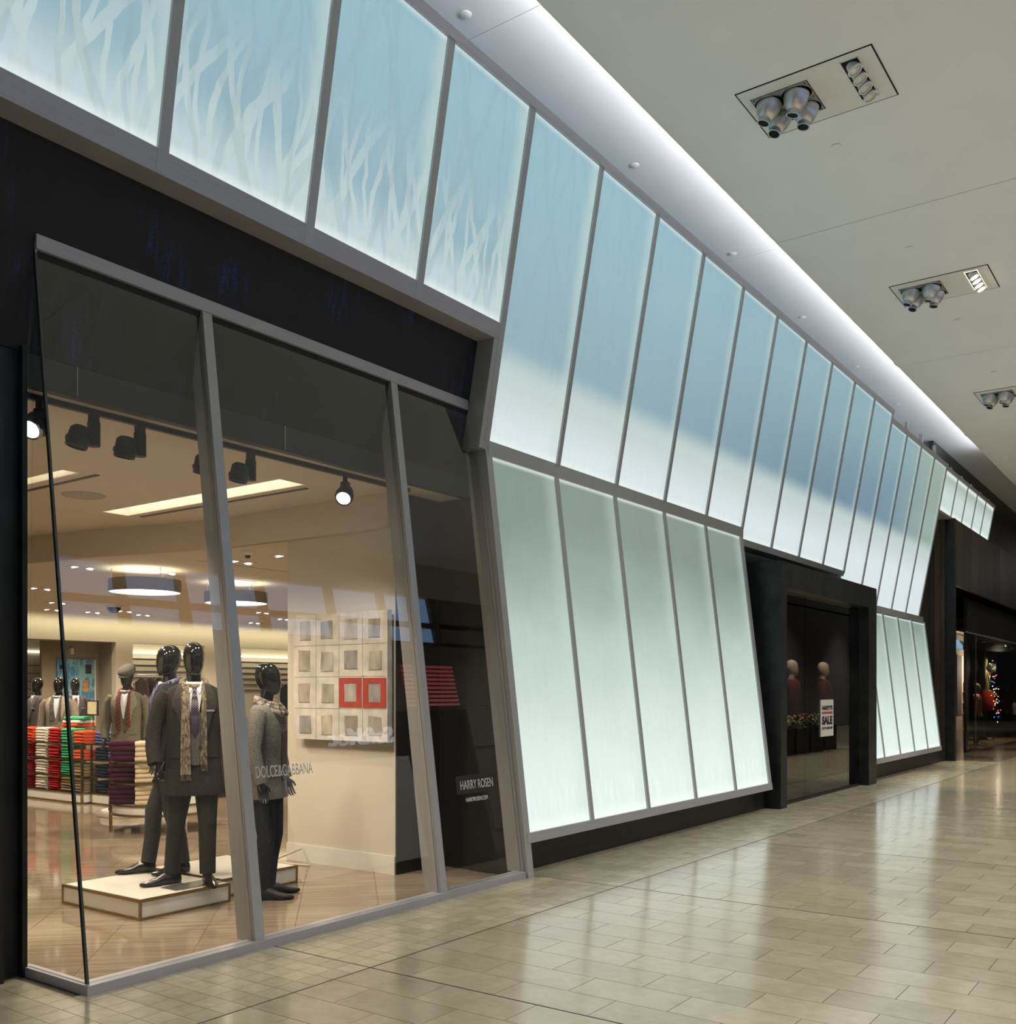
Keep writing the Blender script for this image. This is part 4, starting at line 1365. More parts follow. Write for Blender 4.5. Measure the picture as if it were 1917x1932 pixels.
    for s_ in (-1, 1):
        pts = arms.get(s_, [(s_ * .185, 0, 1.475), (s_ * .235, .005, 1.40), (s_ * .262, .015, 1.20), (s_ * .272, -.02, 1.05), (s_ * .272, -.055, .93)])
        mb = MB(); mb.tube(pts, [.068, .073, .062, .056, .052][:len(pts)], 18)
        mb.v = [(x + .004 * math.sin(40 * z), y + .004 * math.cos(33 * z), z) for x, y, z in mb.v]
        mb.build('sleeve', cm if sleeve is None else wool(*sleeve), t, True, world=False)
        d = Vector(pts[-1]) - Vector(pts[-2])
        mb = MB(); hand_mesh(mb, Vector(pts[-1]) - d.normalized() * .01, d, s_)
        mb.build('hand', skin, t, True, world=False)
    if legs:
        feet = feet or {-1: ((-.11, .0), -.15), 1: ((.11, .0), .15)}
        pm = wool(*pants) if isinstance(pants[0], str) else mat('trousers_%d_%d_%d' % tuple(int(c * 999) for c in pants), pants, .9, vary=.25, scale=60)
        mb = MB()
        mb.loft([superellipse(a, b, 0, 0, z, 20) for z, a, b in ((1.02, .165, .11), (.92, .175, .115), (.84, .17, .11), (.78, .12, .09))])
        for s_ in (-1, 1):
            (fx, fy), fyaw = feet[s_][:2]
            kx, ky = feet[s_][2] if len(feet[s_]) > 2 else ((s_ * .095 + fx) / 2, fy / 2 - .02)
            mb.tube([(s_ * .088, 0, .90), (s_ * .092, 0, .78), (kx, ky - .01, .50), ((kx + fx) / 2, (ky + fy) / 2 + .012, .30), (fx, fy + .012, .085)], [.098, .094, .070, .064, .060 if not boot else .055], 16)
        mb.build('trousers', pm, t, True, world=False)
        for s_ in (-1, 1):
            (fx, fy), fyaw = feet[s_][:2]
            mb = MB(); shoe_mesh(mb, (fx, fy), fyaw, boot)
            mb.build('boot' if boot else 'shoe', mat('polished_black_leather', (.012, .010, .009), .22, vary=.2) if not boot else mat('matt_black_leather', (.010, .010, .011), .5, vary=.2), t, True, world=False)
    if cap:
        mb = MB()
        rings = []
        for z, a, b, cy in ((1.775, .088, .112, -.004), (1.80, .105, .135, -.012), (1.835, .110, .140, -.014), (1.87, .092, .115, -.004), (1.895, .05, .065, .012), (1.90, .012, .015, .02)):
            rings.append([(x, y, zz + (y * .32)) for x, y, zz in superellipse(a, b, 0, cy, z, 22, 2.1)])
        mb.loft(rings)
        mb.prism([(-.075, -.09, 1.748), (.075, -.09, 1.748), (.06, -.155, 1.728), (0, -.175, 1.722), (-.06, -.155, 1.728)], (0, 0, .012))
        mb.build('flat_cap', cap, t, True, world=False)
    return t


D = math.radians
PAISLEY = plaid_mat('paisley_scarf', (.07, .05, .035), (.27, .22, .16), 60, 'noise')
DOTTIE = plaid_mat('dotted_tie', (.035, .022, .05), (.45, .42, .46), 75, 'dots')
SKULL = plaid_mat('patterned_grey_scarf', (.05, .035, .03), (.33, .29, .26), 38, 'noise')
REDSC = plaid_mat('red_striped_scarf', (.20, .02, .025), (.05, .018, .022), 26, 'stripes')
GREYSC = plaid_mat('grey_knit_scarf', (.05, .042, .048), (.13, .115, .12), 60, 'noise')
BLUSC = plaid_mat('blue_silk_scarf', (.03, .03, .08), (.16, .15, .26), 40, 'noise')
TIE2 = mat('brown_tie', (.09, .045, .03), .6)
TIE3 = mat('blue_tie', (.08, .12, .16), .6)
STRIPE = plaid_mat('striped_red_tie', (.22, .02, .035), (.5, .42, .42), 45, 'stripes')

# front mannequin A
mannequin('black mannequin in charcoal overcoat, paisley scarf and dotted tie on front plinth', (4.80, 6.45, .152), D(-34),
          ('charcoal', (.030, .028, .025)), hem=.70, pants=(.022, .022, .021), scarf=PAISLEY, tie=DOTTIE, vest=('grey_vest', (.11, .105, .10)), scarf_long=.86,
          feet={-1: ((-.16, .06), D(-72)), 1: ((.10, -.06), D(8))}, flare=.03,
          arms={-1: [(-.185, 0, 1.475), (-.24, .01, 1.39), (-.285, .03, 1.20), (-.295, -.02, 1.06), (-.285, -.075, .94)],
                1: [(.185, 0, 1.475), (.235, .005, 1.40), (.268, .015, 1.20), (.288, -.01, 1.05), (.295, -.03, .93)]})
mannequin('black mannequin in dark suit with blue scarf behind the overcoat figure', (5.00, 7.04, .152), D(-118),
          ('near_black', (.016, .016, .020)), hem=.85, pants=(.03, .03, .028), scarf=BLUSC, headyaw=D(20),
          feet={-1: ((-.06, -.17), D(0)), 1: ((.08, .08), D(15))})
mannequin('black mannequin in heathered grey blazer and cowl scarf right of near fin', (5.28, 6.16, 0), D(28),
          ('heather', (.17, .16, .15), .55, 160), hem=.80, pants=('denim', (.026, .030, .040)), cowl=SKULL, shirt=False, boot=True, headyaw=D(22),
          feet={-1: ((-.10, .0), D(15)), 1: ((.11, .02), D(35))}, vest=('grey_knit', (.09, .085, .085)), lapel=('light_lapel', (.22, .21, .20)))
capped = mannequin('mannequin in flat cap, olive jacket and red scarf behind the sweater shelves', (7.66, 11.70, .09), D(-52),
          ('olive', (.16, .14, .10)), hem=.80, scarf=REDSC, cap=wool('cap_grey', (.10, .092, .082)), scarf_long=1.05, pants=(.012, .012, .012), skin=mat('brown_black_skin', (.02, .016, .012), .4))
mannequin('dark mannequin in slate suit seen in profile at the left', (9.22, 16.75, 0), D(-92),
          ('slate', (.09, .075, .078)), hem=.82, tie=TIE3, pants=(.03, .026, .027), headyaw=D(0))
mannequin('dark mannequin in taupe overcoat with knotted grey scarf left of glass corner', (8.92, 15.55, 0), D(-48),
          ('taupe', (.24, .205, .16)), hem=.70, scarf=GREYSC, pants=(.09, .08, .07), scarf_long=1.15)
mannequin('dark mannequin in plum suit and brown tie before the blue painting', (9.62, 16.25, 0), D(-22),
          ('plum', (.075, .06, .063)), hem=.80, tie=TIE2, pants=(.03, .025, .026))

MB().lathe([(0, 0), (.32, 0), (.33, .02), (.33, .07), (.32, .088), (0, .088)], 32, Matrix.Translation((7.66, 11.70, 0))).build('round_base', M_WHITE, capped, True)
# dark portal mannequins
IVORY = mat('ivory_mannequin', (.55, .50, .40), .35, vary=.03)
mannequin('ivory headed mannequin in maroon coat and scarf behind the sale sign', (16.79, 5.46, .262), D(20), ('maroon', (.11, .022, .026)), hem=.82, scarf=plaid_mat('plum_scarf', (.06, .012, .02), (.12, .03, .05), 40, 'noise'),
          skin=IVORY, face=True, pants=(.012, .008, .008), group='portal mannequins', headyaw=D(25))
mannequin('ivory headed mannequin in burgundy jacket and striped tie at left of portal', (15.27, 5.46, .262), D(25), ('burgundy', (.15, .022, .028)), hem=.82, tie=STRIPE, skin=IVORY, face=True,
          pants=(.012, .008, .008), group='portal mannequins', headyaw=D(25))

# ------------------------------------------------------------------ PLINTHS
def plinth(x0, x1, y0, y1, h, label):
    t = thing('display_plinth', label, 'plinth', ((x0 + x1) / 2, (y0 + y1) / 2, 0), group='display plinths')
    e = .018
    MB().box(x0 + .006, x1 - .006, y0 + .006, y1 - .006, .012, h - .008).build('body', M_WHITE, t)
    MB().box(x0 + e, x1 - e, y0 + e, y1 - e, h - .008, h).build('top', M_WHITE, t)
    for (a, b_, c_, d_) in ((x0, x1, y0, y0 + e), (x0, x1, y1 - e, y1), (x0, x0 + e, y0 + e, y1 - e), (x1 - e, x1, y0 + e, y1 - e)):
        MB().box(a, b_, c_, d_, h - .02, h + .001).build('brass_edge', M_BRASS, t)
        MB().box(a, b_, c_, d_, 0, .02).build('brass_edge', M_BRASS, t)
    for (a, c_) in ((x0, y0), (x1 - e, y0), (x0, y1 - e), (x1 - e, y1 - e)):
        MB().box(a, a + e, c_, c_ + e, .02, h - .02).build('brass_edge', M_BRASS, t)
    return t


plinth(4.20, 5.00, 6.26, 7.28, .15, 'white display plinth with brass edges under the overcoat mannequin')
plinth(5.04, 5.84, 6.42, 7.36, .15, 'white display plinth with brass edges behind the near fin')
MB_ = MB().box(4.55, 4.98, 6.33, 6.52, .151, .156)
o_ = MB_.build('base_plate', mat('steel_base_plate', (.35, .34, .33), .25, .8)); tag(o_, 'flat steel base plate on the front plinth', 'base plate')
# thin wire easel by the column
es = thing('wire_easel', 'small wire easel leaning by the foot of the cream column', 'easel', (6.45, 7.1, 0))
M_WIRE = mat('white_wire', (.6, .58, .52), .4)
for a, b_ in (((6.50, 7.42, .02), (6.42, 6.99, .17)), ((6.42, 6.99, .17), (6.44, 6.92, .01)), ((6.44, 6.92, .01), (6.36, 7.28, .01))):
    MB().tube([a, b_], .009, 8).build('wire', M_WIRE, es)

# ------------------------------------------------------------------ ABSTRACT PAINTING ON THE COLUMN
pt = thing('abstract_painting', 'large white abstract canvas of grey squares with two red frames on column', 'painting', (6.53, 6.58, 1.19))
Y0, Y1, Z0, Z1 = 5.99, 7.20, 1.19, 2.37
MB().box(6.50, 6.56, Y0, Y1, Z0, Z1).build('canvas', mat('brushed_white_canvas', (.50, .47, .43), .8, vary=.12, scale=7, color2=(.66, .62, .57)), pt)
MB().box(6.56, 6.60, Y0 + .1, Y1 - .1, Z0 + .1, Z1 - .1).build('stretcher', M_TAUPE, pt)
rnd = random.Random(3)
M_SQ = [mat('grey_wash_%d' % k, c, .8, vary=.35, scale=9, stretch=(1, 1, .5)) for k, c in enumerate([(.33, .31, .28), (.26, .25, .24), (.38, .34, .28), (.30, .27, .22)])]
M_REDP = mat('red_paint', (.36, .035, .022), .6, vary=.15)
cw, ch = (Y1 - Y0) / 4, (Z1 - Z0) / 4
for r in range(4):
    for c_ in range(4):
        cy_ = Y1 - cw * (c_ + .5) + rnd.uniform(-.01, .01); cz = Z1 - ch * (r + .5) + rnd.uniform(-.008, .008)
        hw, hh = .075 + rnd.uniform(-.006, .008), .085 + rnd.uniform(-.008, .01)
        j = lambda: rnd.uniform(-.008, .008)
        quad = [(6.4985, cy_ - hw + j(), cz - hh + j()), (6.4985, cy_ + hw + j(), cz - hh + j()), (6.4985, cy_ + hw + j(), cz + hh + j()), (6.4985, cy_ - hw + j(), cz + hh + j())]
        if r == 2 and c_ >= 2:
            fr_ = MB()
            H, W = .135, .142
            for (a, b_, c2, d2) in ((-W, W, hh, H), (-W, W, -H, -hh), (-W, -hw, -hh, hh), (hw, W, -hh, hh)):
                fr_.box(6.495, 6.4995, cy_ + a, cy_ + b_, cz + c2, cz + d2)
            fr_.build('red_frame', M_REDP, pt)
        MB().prism(quad, (-.0015, 0, 0)).build('grey_square', M_SQ[(r * 3 + c_) % 4], pt)
        MB().box(6.497, 6.4995, cy_ - hw - .003, cy_ + hw, cz - hh - .008, cz - hh - .004).build('charcoal_line', mat('charcoal_line', (.12, .11, .10), .8), pt)
for k in range(1, 4):
    MB().box(6.4975, 6.4995, Y0 + .01, Y1 - .01, Z0 + ch * k - .002, Z0 + ch * k + .002).build('charcoal_line', mat('soft_grey_line', (.36, .34, .31), .8), pt)
    MB().box(6.4975, 6.4995, Y0 + cw * k - .002, Y0 + cw * k + .002, Z0 + .01, Z1 - .01).build('charcoal_line', mat('soft_grey_line', (.36, .34, .31), .8), pt)

# blue painting in the recess
t = thing('blue_painting', 'blue abstract painting with an orange block in the shop recess', 'painting', (11.08, 18.66, .93))
MB().box(10.67, 11.47, 18.655, 18.695, .93, 2.28).build('canvas', plaid_mat('blue_streaks', (.06, .22, .42), (.24, .52, .60), 7, 'noise'), t)
MB().box(11.47, 11.50, 18.65, 18.695, .93, 2.28).build('white_edge', M_WHITE, t)
MB().box(11.22, 11.32, 18.647, 18.655, 1.62, 1.86).build('orange_block', mat('orange_paint', (.62, .24, .04), .7, vary=.2), t)
MB().box(11.27, 11.40, 18.647, 18.655, 1.99, 2.18).build('dark_block', mat('indigo_paint', (.02, .02, .05), .7, vary=.2), t)
MB().box(10.72, 10.84, 18.647, 18.655, 2.08, 2.16).build('dark_block', mat('indigo_paint', (.02, .02, .05)), t)

# ------------------------------------------------------------------ FOLDED KNITWEAR
def folded_mesh(w, d, h, sag=.0):
    """rolled front edge toward -Y, soft top; width along x"""
    mb = MB(); rings = []
    n = 7
    for i in range(n):
        x = -w / 2 + w * i / (n - 1)
        e = 1 - .16 * (abs(2 * i / (n - 1) - 1) ** 6)
        wv = .003 * math.sin(i * 2.1)
        prof = [(-d / 2 + .012, 0), (-d / 2, h * .25), (-d / 2 - .002, h * .55), (-d / 2 + .014, h * .95 * e + wv), (-d / 6, h * e + wv), (d / 4, h * .98 * e + wv), (d / 2 - .01, h * .9 * e), (d / 2, h * .4), (d / 2 - .01, 0)]
        rings.append([(x, y, z) for y, z in prof])
    mb.loft(rings)
    return mb


KNIT = {'red': (.32, .018, .022), 'white': (.62, .58, .50), 'green': (.05, .32, .16), 'orange': (.55, .07, .02), 'khaki': (.22, .155, .085), 'navy': (.012, .016, .035),
        'slate blue': (.07, .10, .12), 'purple': (.055, .012, .030), 'cream': (.60, .49, .34), 'royal blue': (.06, .08, .25), 'dark red': (.16, .006, .008)}
knit_proto = {}
def knit(colour, size, loc, yaw, label, group):
    key = (colour, size)
    if key not in knit_proto:
        knit_proto[key] = folded_mesh(*size).build('folded_sweater', wool('knit_' + colour.replace(' ', '_'), KNIT[colour], .12, 60), smooth=True)
        o = knit_proto[key]
    else:
        o = knit_proto[key].copy(); COL.objects.link(o)
    o.location = loc
    o.rotation_euler = (0, 0, yaw)
    return tag(o, label, 'sweater', group)


# long shelf unit running along Y, front toward -X
sh = thing('glass_shelf_unit', 'long glass shelf unit with brass posts stacked with bright knitwear', 'shelf unit', (8.3, 14.2, 0))
SX0, SX1, SY0, SY1 = 8.02, 8.60, 13.36, 16.2
M_SHELF = glass('shelf_glass', (.80, .86, .80), 1.5)
LEV = [.165, .40, .645, .875]
MB().box(SX0 + .01, SX1, SY0 + .01, SY1, .02, .155).build('base', M_WHITE, sh)
MB().box(SX0, SX1 + .01, SY0, SY1, .0, .025).build('brass_edge', M_BRASS, sh)
MB().box(SX0, SX1 + .01, SY0, SY1, .145, .163).build('brass_edge', M_BRASS, sh)
for z in LEV[1:]:
    MB().box(SX0, SX1, SY0, SY1, z - .014, z - .002).build('glass_shelf', M_SHELF, sh)
    MB().box(SX0 - .004, SX0 + .004, SY0, SY1, z - .018, z).build('brass_edge', M_BRASS, sh)
    MB().box(SX0, SX1, SY0 - .004, SY0 + .004, z - .018, z).build('brass_edge', M_BRASS, sh)
for (x, y) in ((SX0, SY0), (SX1, SY0), (SX0, SY1), (SX1, SY1)):
    MB().box(x - .015, x + .015, y - .015, y + .015, 0, .875).build('post', M_BRASS, sh)
cols = {0: ['khaki', 'khaki', 'red', 'white', 'dark red'], 1: ['khaki', 'green', 'red', 'white', 'dark red'],
        2: ['orange', 'green', 'red', 'white', 'dark red'], 3: ['orange', 'green', 'red', 'white', 'orange']}
ycol = [13.51, 13.84, 14.19, 14.55, 14.92]
names = ['bottom', 'second', 'third', 'top']
cnt = {0: [5, 5, 6, 5, 6], 1: [4, 6, 6, 5, 6], 2: [3, 5, 4, 5, 6], 3: [4, 5, 5, 5, 5]}
pos_words = ['nearest', 'second', 'third', 'fourth', 'fifth']
RANK = ['lowest', 'second', 'third', 'fourth', 'fifth', 'sixth', 'seventh']


def rank(k, n):
    return 'topmost' if k == n - 1 else RANK[k]


for lv in range(4):
    for ci, col_ in enumerate(cols[lv]):
        n = cnt[lv][ci]
        avail = (.215 if lv < 3 else .225) - .012
        h = min(.046, avail / n)
        for k in range(n):
            knit(col_, (.27, .24, round(h, 4)), (SX0 + .15 + random.uniform(-.006, .006), ycol[ci] + random.uniform(-.006, .006), LEV[lv] + .001 + k * h), -PI / 2 + random.uniform(-.05, .05),
                 '%s folded sweater, %s in stack %s from corner post, %s shelf of long unit' % (col_, rank(k, n), pos_words[ci], names[lv]), '%s stack %d on %s shelf' % (col_, ci, names[lv]))
# loose pile on the top
for k, c_ in enumerate(['khaki', 'orange', 'white', 'green']):
    knit(c_, (.30, .36, .05), (8.42, 14.12, 1.055 + .0 + k * .051), -PI / 2 + .2 * k, '%s folded sweater in the mixed pile on top of shelf unit' % c_, 'mixed pile on shelf top')
# plinth block that carries the mixed pile
o_ = MB().box(8.31, 8.55, 13.95, 14.29, .876, 1.053).build('riser_block', mat('khaki_box', (.25, .2, .13), .8)); tag(o_, 'low riser block under the mixed sweater pile', 'riser')
# second unit: jeans
sh2 = thing('glass_shelf_unit', 'glass shelf unit with folded dark jeans behind the purple sweaters', 'shelf unit', (8.4, 12.97, 0))
JX0, JX1, JY0, JY1 = 8.14, 8.66, 12.62, 13.32
MB().box(JX0, JX1, JY0, JY1, .02, .155).build('base', M_WHITE, sh2)
MB().box(JX0 - .005, JX1, JY0, JY1, 0, .025).build('brass_edge', M_BRASS, sh2)
MB().box(JX0 - .005, JX1, JY0, JY1, .145, .163).build('brass_edge', M_BRASS, sh2)
for z in LEV[1:]:
    MB().box(JX0, JX1, JY0, JY1, z - .014, z - .002).build('glass_shelf', M_SHELF, sh2)
    MB().box(JX0 - .004, JX0 + .004, JY0, JY1, z - .018, z).build('brass_edge', M_BRASS, sh2)
for (x, y) in ((JX0, JY0), (JX1, JY0), (JX0, JY1), (JX1, JY1)):
    MB().box(x - .012, x + .012, y - .012, y + .012, 0, .875).build('post', M_BRASS, sh2)
for lv in range(4):
    for ci, (y, c_) in enumerate(((13.13, 'navy' if lv < 3 else 'royal blue'), (12.80, 'navy' if lv in (0, 1) else 'slate blue'))):
        for k in range(4):
            knit(c_, (.30, .32, .044), (JX0 + .19, y, LEV[lv] + .001 + .044 * k), -PI / 2 + random.uniform(-.12, .12), '%s folded jeans, %s in %s stack, %s shelf of the jeans unit' % (c_, rank(k, 4), ('left', 'right')[ci], names[lv]), 'jeans %d %s' % (ci, names[lv]))

# round three-tier table with purple and cream knitwear
rt = thing('round_display_table', 'round brass and white tiered table holding purple and cream knitwear', 'display table', (7.20, 10.25, 0))
RX, RY = 7.20, 10.25
TR = Matrix.Translation((RX, RY, 0))
def ring_band(name, r, z0, z1, m, par, w=.02):
    MB().lathe([(r, z0), (r, z1), (r - w, z1), (r - w, z0), (r, z0)], 40, TR).build(name, m, par, True)
MB().lathe([(0, .225), (.585, .225), (.585, .325), (0, .325)], 40, TR).build('drum_base', M_WHITE, rt, True)
ring_band('brass_ring', .60, .205, .232, M_BRASS, rt); ring_band('brass_ring', .60, .318, .338, M_BRASS, rt)
for z in (.575, .82):
    MB().lathe([(0, z), (.58, z), (.58, z + .010), (0, z + .010)], 40, TR).build('glass_shelf', M_SHELF, rt)
    ring_band('brass_ring', .60, z - .004, z + .016, M_BRASS, rt)
for k in range(4):
    a = PI / 4 + PI / 2 * k + .32
    x, y = RX + .592 * math.cos(a), RY + .592 * math.sin(a)
    MB().box(x - .014, x + .014, y - .014, y + .014, 0, .836).build('post', M_BRASS, rt)
for lv, (z, nm) in enumerate(((.339, 'bottom'), (.592, 'middle'), (.837, 'top'))):
    hh = .055 if lv < 2 else .058
    for k in range(4):
        knit('purple', (.31, .30, hh), (6.79 + .015 * math.sin(k * 2), 10.42, z + hh * k), D(-40 + 6 * math.sin(k * 3)), 'purple folded sweater, %s of four on the %s tier of round table' % (rank(k, 4), nm), 'purple stack %s tier' % nm)
        knit('cream', (.31, .28, hh), (6.87 + .006 * math.sin(k), 10.05, z + hh * k), D(-36), 'cream folded sweater, %s of four on the %s tier of round table' % (rank(k, 4), nm), 'cream stack %s tier' % nm)

# sign card on the shelf in front of the plum suit
t = thing('card_sign', 'small tan sign card in a dark frame on shelf by sweaters', 'sign', (8.45, 14.55, 1.0))
MB().box(8.57, 8.59, 13.86, 14.14, 1.27, 1.50).build('frame', M_BLKM, t)
MB().box(8.565, 8.57, 13.88, 14.12, 1.29, 1.48).build('card', mat('tan_card', (.42, .33, .22), .7), t)
MB().tube([(8.585, 14.0, .876), (8.585, 14.0, 1.27)], .006, 8).build('stem', M_BRASS, t)

# hanging jackets and shelves in the back recesses
M_RAIL = mat('chrome_rail', (.5, .5, .5), .2, .9)
def rack(x0, x1, y, z, cols_, label, glabel):
    t = thing('clothes_rail', label, 'clothes rail', ((x0 + x1) / 2, y, z))
    MB().tube([(x0, y, z), (x1, y, z)], .012, 10).build('rail', M_RAIL, t)
    for x in (x0 + .05, x1 - .05):
        MB().tube([(x, y, z), (x, 18.69, z)], .010, 8).build('bracket', M_RAIL, t)
    n = len(cols_)
    for k, c_ in enumerate(cols_):
        x = x0 + (x1 - x0) * (k + .5) / n
        j = thing('hanging_jacket', '%s jacket hanging %s' % (c_[0], glabel % (k + 1)), 'jacket', (x, y, z - .06), D(80 + 8 * math.sin(k)), group=glabel.replace('%d', ''))
        mb = MB()
        mb.loft([superellipse(a, b, 0, 0, zz, 20, 2.3) for zz, a, b in ((0, .05, .03), (-.03, .12, .04), (-.08, .20, .05), (-.2, .215, .06), (-.45, .205, .055), (-.72, .215, .06))])
        mb.build('jacket_body', wool(*c_[1:]), j, True, world=False)
        for s_ in (-1, 1):
            mb = MB(); mb.tube([(s_ * .18, 0, -.08), (s_ * .225, -.01, -.3), (s_ * .225, -.03, -.6)], [.055, .05, .042], 12)
            mb.build('sleeve', wool(*c_[1:]), j, True, world=False)
        mb = MB(); mb.tube([(0, 0, -.02), (0, 0, .03), (.02, 0, .055), (0, 0, .075)], .004, 6)
        mb.build('hook', M_RAIL, j, world=False)


rack(12.05, 13.1, 18.05, 1.98, [('brown', 'rack_brown', (.045, .035, .026)), ('dark olive', 'rack_olive', (.05, .042, .03)), ('chestnut', 'rack_chestnut', (.055, .035, .024)), ('umber', 'rack_umber', (.04, .03, .022)), ('black', 'rack_black', (.02, .018, .016))],
     'chrome clothes rail behind the capped mannequin', 'number %d from the left on the rail behind the cap')
rack(15.9, 17.2, 18.05, 1.85, [('navy', 'rack_navy', (.018, .018, .03)), ('black', 'rack_black', (.02, .018, .016)), ('grey', 'rack_grey', (.045, .04, .045)), ('plum', 'rack_plum', (.03, .02, .03))],
     'chrome clothes rail beside the cream column', 'number %d from the left on the rail beside the column')
cb = thing('wooden_cabinet', 'dark wooden display cabinet behind the overcoat figure', 'cabinet', (9.9, 13.0, 0))
MB().box(9.7, 10.5, 12.5, 13.2, 0, .95).build('body', mat('walnut', (.05, .028, .016), .4, vary=.3, scale=4, stretch=(1, 1, 8)), cb)
MB().box(9.68, 9.70, 12.7, 12.85, .3, .8).build('side_panel', mat('light_oak', (.32, .2, .09), .5), cb)
MB().box(9.66, 10.54, 12.46, 13.24, .95, .98).build('top', mat('walnut', (.05, .028, .016)), cb)
for k, c_ in enumerate(['royal blue', 'royal blue', 'cream', 'cream']):
    knit(c_, (.36, .34, .05), (9.86, 12.82, .981 + .05 * k), D(-60), '%s folded shirt, %s in pile on the wooden cabinet' % (c_, rank(k, 4)), '%s shirts on cabinet' % c_)
# shelves at far left with shirts
ls = thing('wooden_shelves', 'wooden wall shelves with folded shirts at the far left', 'shelves', (9.3, 19.2, 0))
for z in (1.0, 1.25, 1.5):
    MB().box(8.99, 9.9, 19.02, 19.33, z, z + .03).build('shelf_board', mat('red_oak', (.22, .09, .035), .5, vary=.2), ls)
for k, (z, c_) in enumerate(((1.031, 'royal blue'), (1.281, 'slate blue'), (1.531, 'white'))):
    for q in range(3):
        knit(c_, (.30, .22, .04), (9.55, 19.16, z + .041 * q), 0, '%s folded shirt, %s of three on the far left wooden shelves' % (c_, rank(q, 3)), '%s shirts on wall shelves' % c_)
t = thing('mini_tree', 'tiny green decorative tree on the left shop shelf', 'decoration', (9.82, 19.1, 1.653))
MB().lathe([(.05, 0), (.055, .02), (.035, .12), (.015, .18), (0, .2)], 12, Matrix.Translation((9.82, 19.15, 1.66))).build('cone', mat('lime_green', (.25, .30, .03), .7), t, True)
o_ = MB().box(9.72, 9.92, 19.02, 19.33, 1.63, 1.66).build('small_shelf', mat('red_oak', (.22, .09, .035))); tag(o_, 'small wooden ledge under the tiny green tree', 'shelf')
o_ = MB().box(10.94, 11.0, 18.62, 18.70, 2.38, 2.50).build('wall_speaker', M_PLATE, smooth=False); tag(o_, 'small white wall speaker above the blue painting', 'speaker')
o_ = MB().box(11.59, 11.60, 18.42, 18.50, 1.28, 1.40).build('light_switch', M_PLATE); tag(o_, 'small white switch plate on the taupe recess wall', 'switch')

# ------------------------------------------------------------------ PLANTERS IN THE CORRIDOR (seen in the smoked glass)
M_LEAF = mat('green_leaves', (.05, .09, .02), .6, vary=.3, obj_rand=.3); M_YEL = mat('cream_poinsettia', (.35, .33, .12), .6, vary=.2); M_PRED = mat('red_poinsettia', (.16, .012, .015), .6)
for i in range(4):
    x = 24.3 + 1.15 * i
    t = thing('planter', 'black square planter of poinsettias standing in the corridor, number %s from the viewer' % ('one', 'two', 'three', 'four')[i], 'planter', (x, .95, 0), group='corridor planters')
    MB().box(x - .5, x + .5, .5, 1.4, 0, .68).build('pot', M_BLKM, t)
    for nm, m_, zz, n_ in (('leaves', M_LEAF, .72, 46), ('blooms', M_YEL if i != 2 else M_PRED, .88, 40)):
        mb = MB()
        for k in range(n_):
            a = random.uniform(0, 2 * PI); cx, cy_ = x + random.uniform(-.42, .42), .95 + random.uniform(-.38, .38); l = random.uniform(.12, .22); zt = zz + random.uniform(-.06, .12)
            dx, dy = math.cos(a) * l, math.sin(a) * l
            mb.add([(cx, cy_, zt - .05), (cx + dx * .5 - dy * .25, cy_ + dy * .5 + dx * .25, zt + .03), (cx + dx, cy_ + dy, zt), (cx + dx * .5 + dy * .25, cy_ + dy * .5 - dx * .25, zt + .03)], [(0, 1, 2, 3)])
        mb.build(nm, m_, t, kind='stuff')

# ------------------------------------------------------------------ FAR SHOP DISPLAY
fg = thing('far_shop_glazing', 'tall dark glass front of the far shop with mannequins behind', 'shop front', (31, 5.5, 0))
MB().box(28.47, 29.69, 5.42, 5.435, 0, 3.2).build('glass_pane', glass('far_glass', (.75, .75, .72), 1.4), fg)
MB().box(29.71, 50, 5.42, 5.435, 0, 3.2).build('glass_pane', glass('far_glass', (.75, .75, .72)), fg)
MB().box(28.44, 50, 5.41, 5.45, 3.19, 3.23).build('head_rail', M_STEEL, fg)
MB().box(29.68, 29.72, 5.42, 5.46, 0, 3.2).build('post', M_STEEL, fg)
MB().prism([(28.47, 5.46, 0), (39.5, 7.42, 0), (39.5, 7.46, 0), (28.47, 5.50, 0)], (0, 0, 4.12)).build('display_back', M_BLKM, fg)
MB().box(39.5, 55, 7.42, 7.46, 0, 4.12).build('display_back', M_BLKM, fg)
MB().prism([(28.47, 5.42, 3.24), (55, 5.42, 3.24), (55, 7.40, 3.24), (39.5, 7.40, 3.24), (28.47, 5.46, 3.24)], (0, 0, .86)).build('upper_fascia', M_BLKM, fg)
# lit shop strip seen between pier and glass
lit = thing('far_shop_interior', 'bright strip of far shop interior with red shelves and blue sign', 'shop interior', (45, 8.8, 0))
MB().box(30, 59, 8.78, 8.88, 0, 3.12).build('wall_panel', mat('warm_white_wall', (.6, .52, .42), .7), lit)
MB().box(30, 59, 8.70, 8.88, 3.12, 3.36).build('fascia', mat('taupe_wall_paint', (.3, .25, .18)), lit)
MB().box(30, 59, 8.70, 8.88, 3.76, 3.95).build('fascia', mat('taupe_wall_paint', (.3, .25, .18)), lit)
MB().box(30, 59, 8.78, 8.88, 3.95, 4.13).build('upper_panel', mat('warm_white_wall', (.6, .52, .42)), lit)
MB().box(30, 59, 8.76, 8.88, 3.36, 3.76).build('sign_band', mat('blue_sign_band', (.10, .22, .32), .4, emit=(.25, .5, .8), estr=.35), lit)
text_obj('lettering', 'Y', .4, Matrix.Translation((45.4, 8.73, 3.56)) @ Matrix.Rotation(PI / 2, 4, 'X'), mat('dark_navy_letter', (.01, .015, .03), .5), lit, width=2.0, height=.34, bold=.03, extrude=.02)
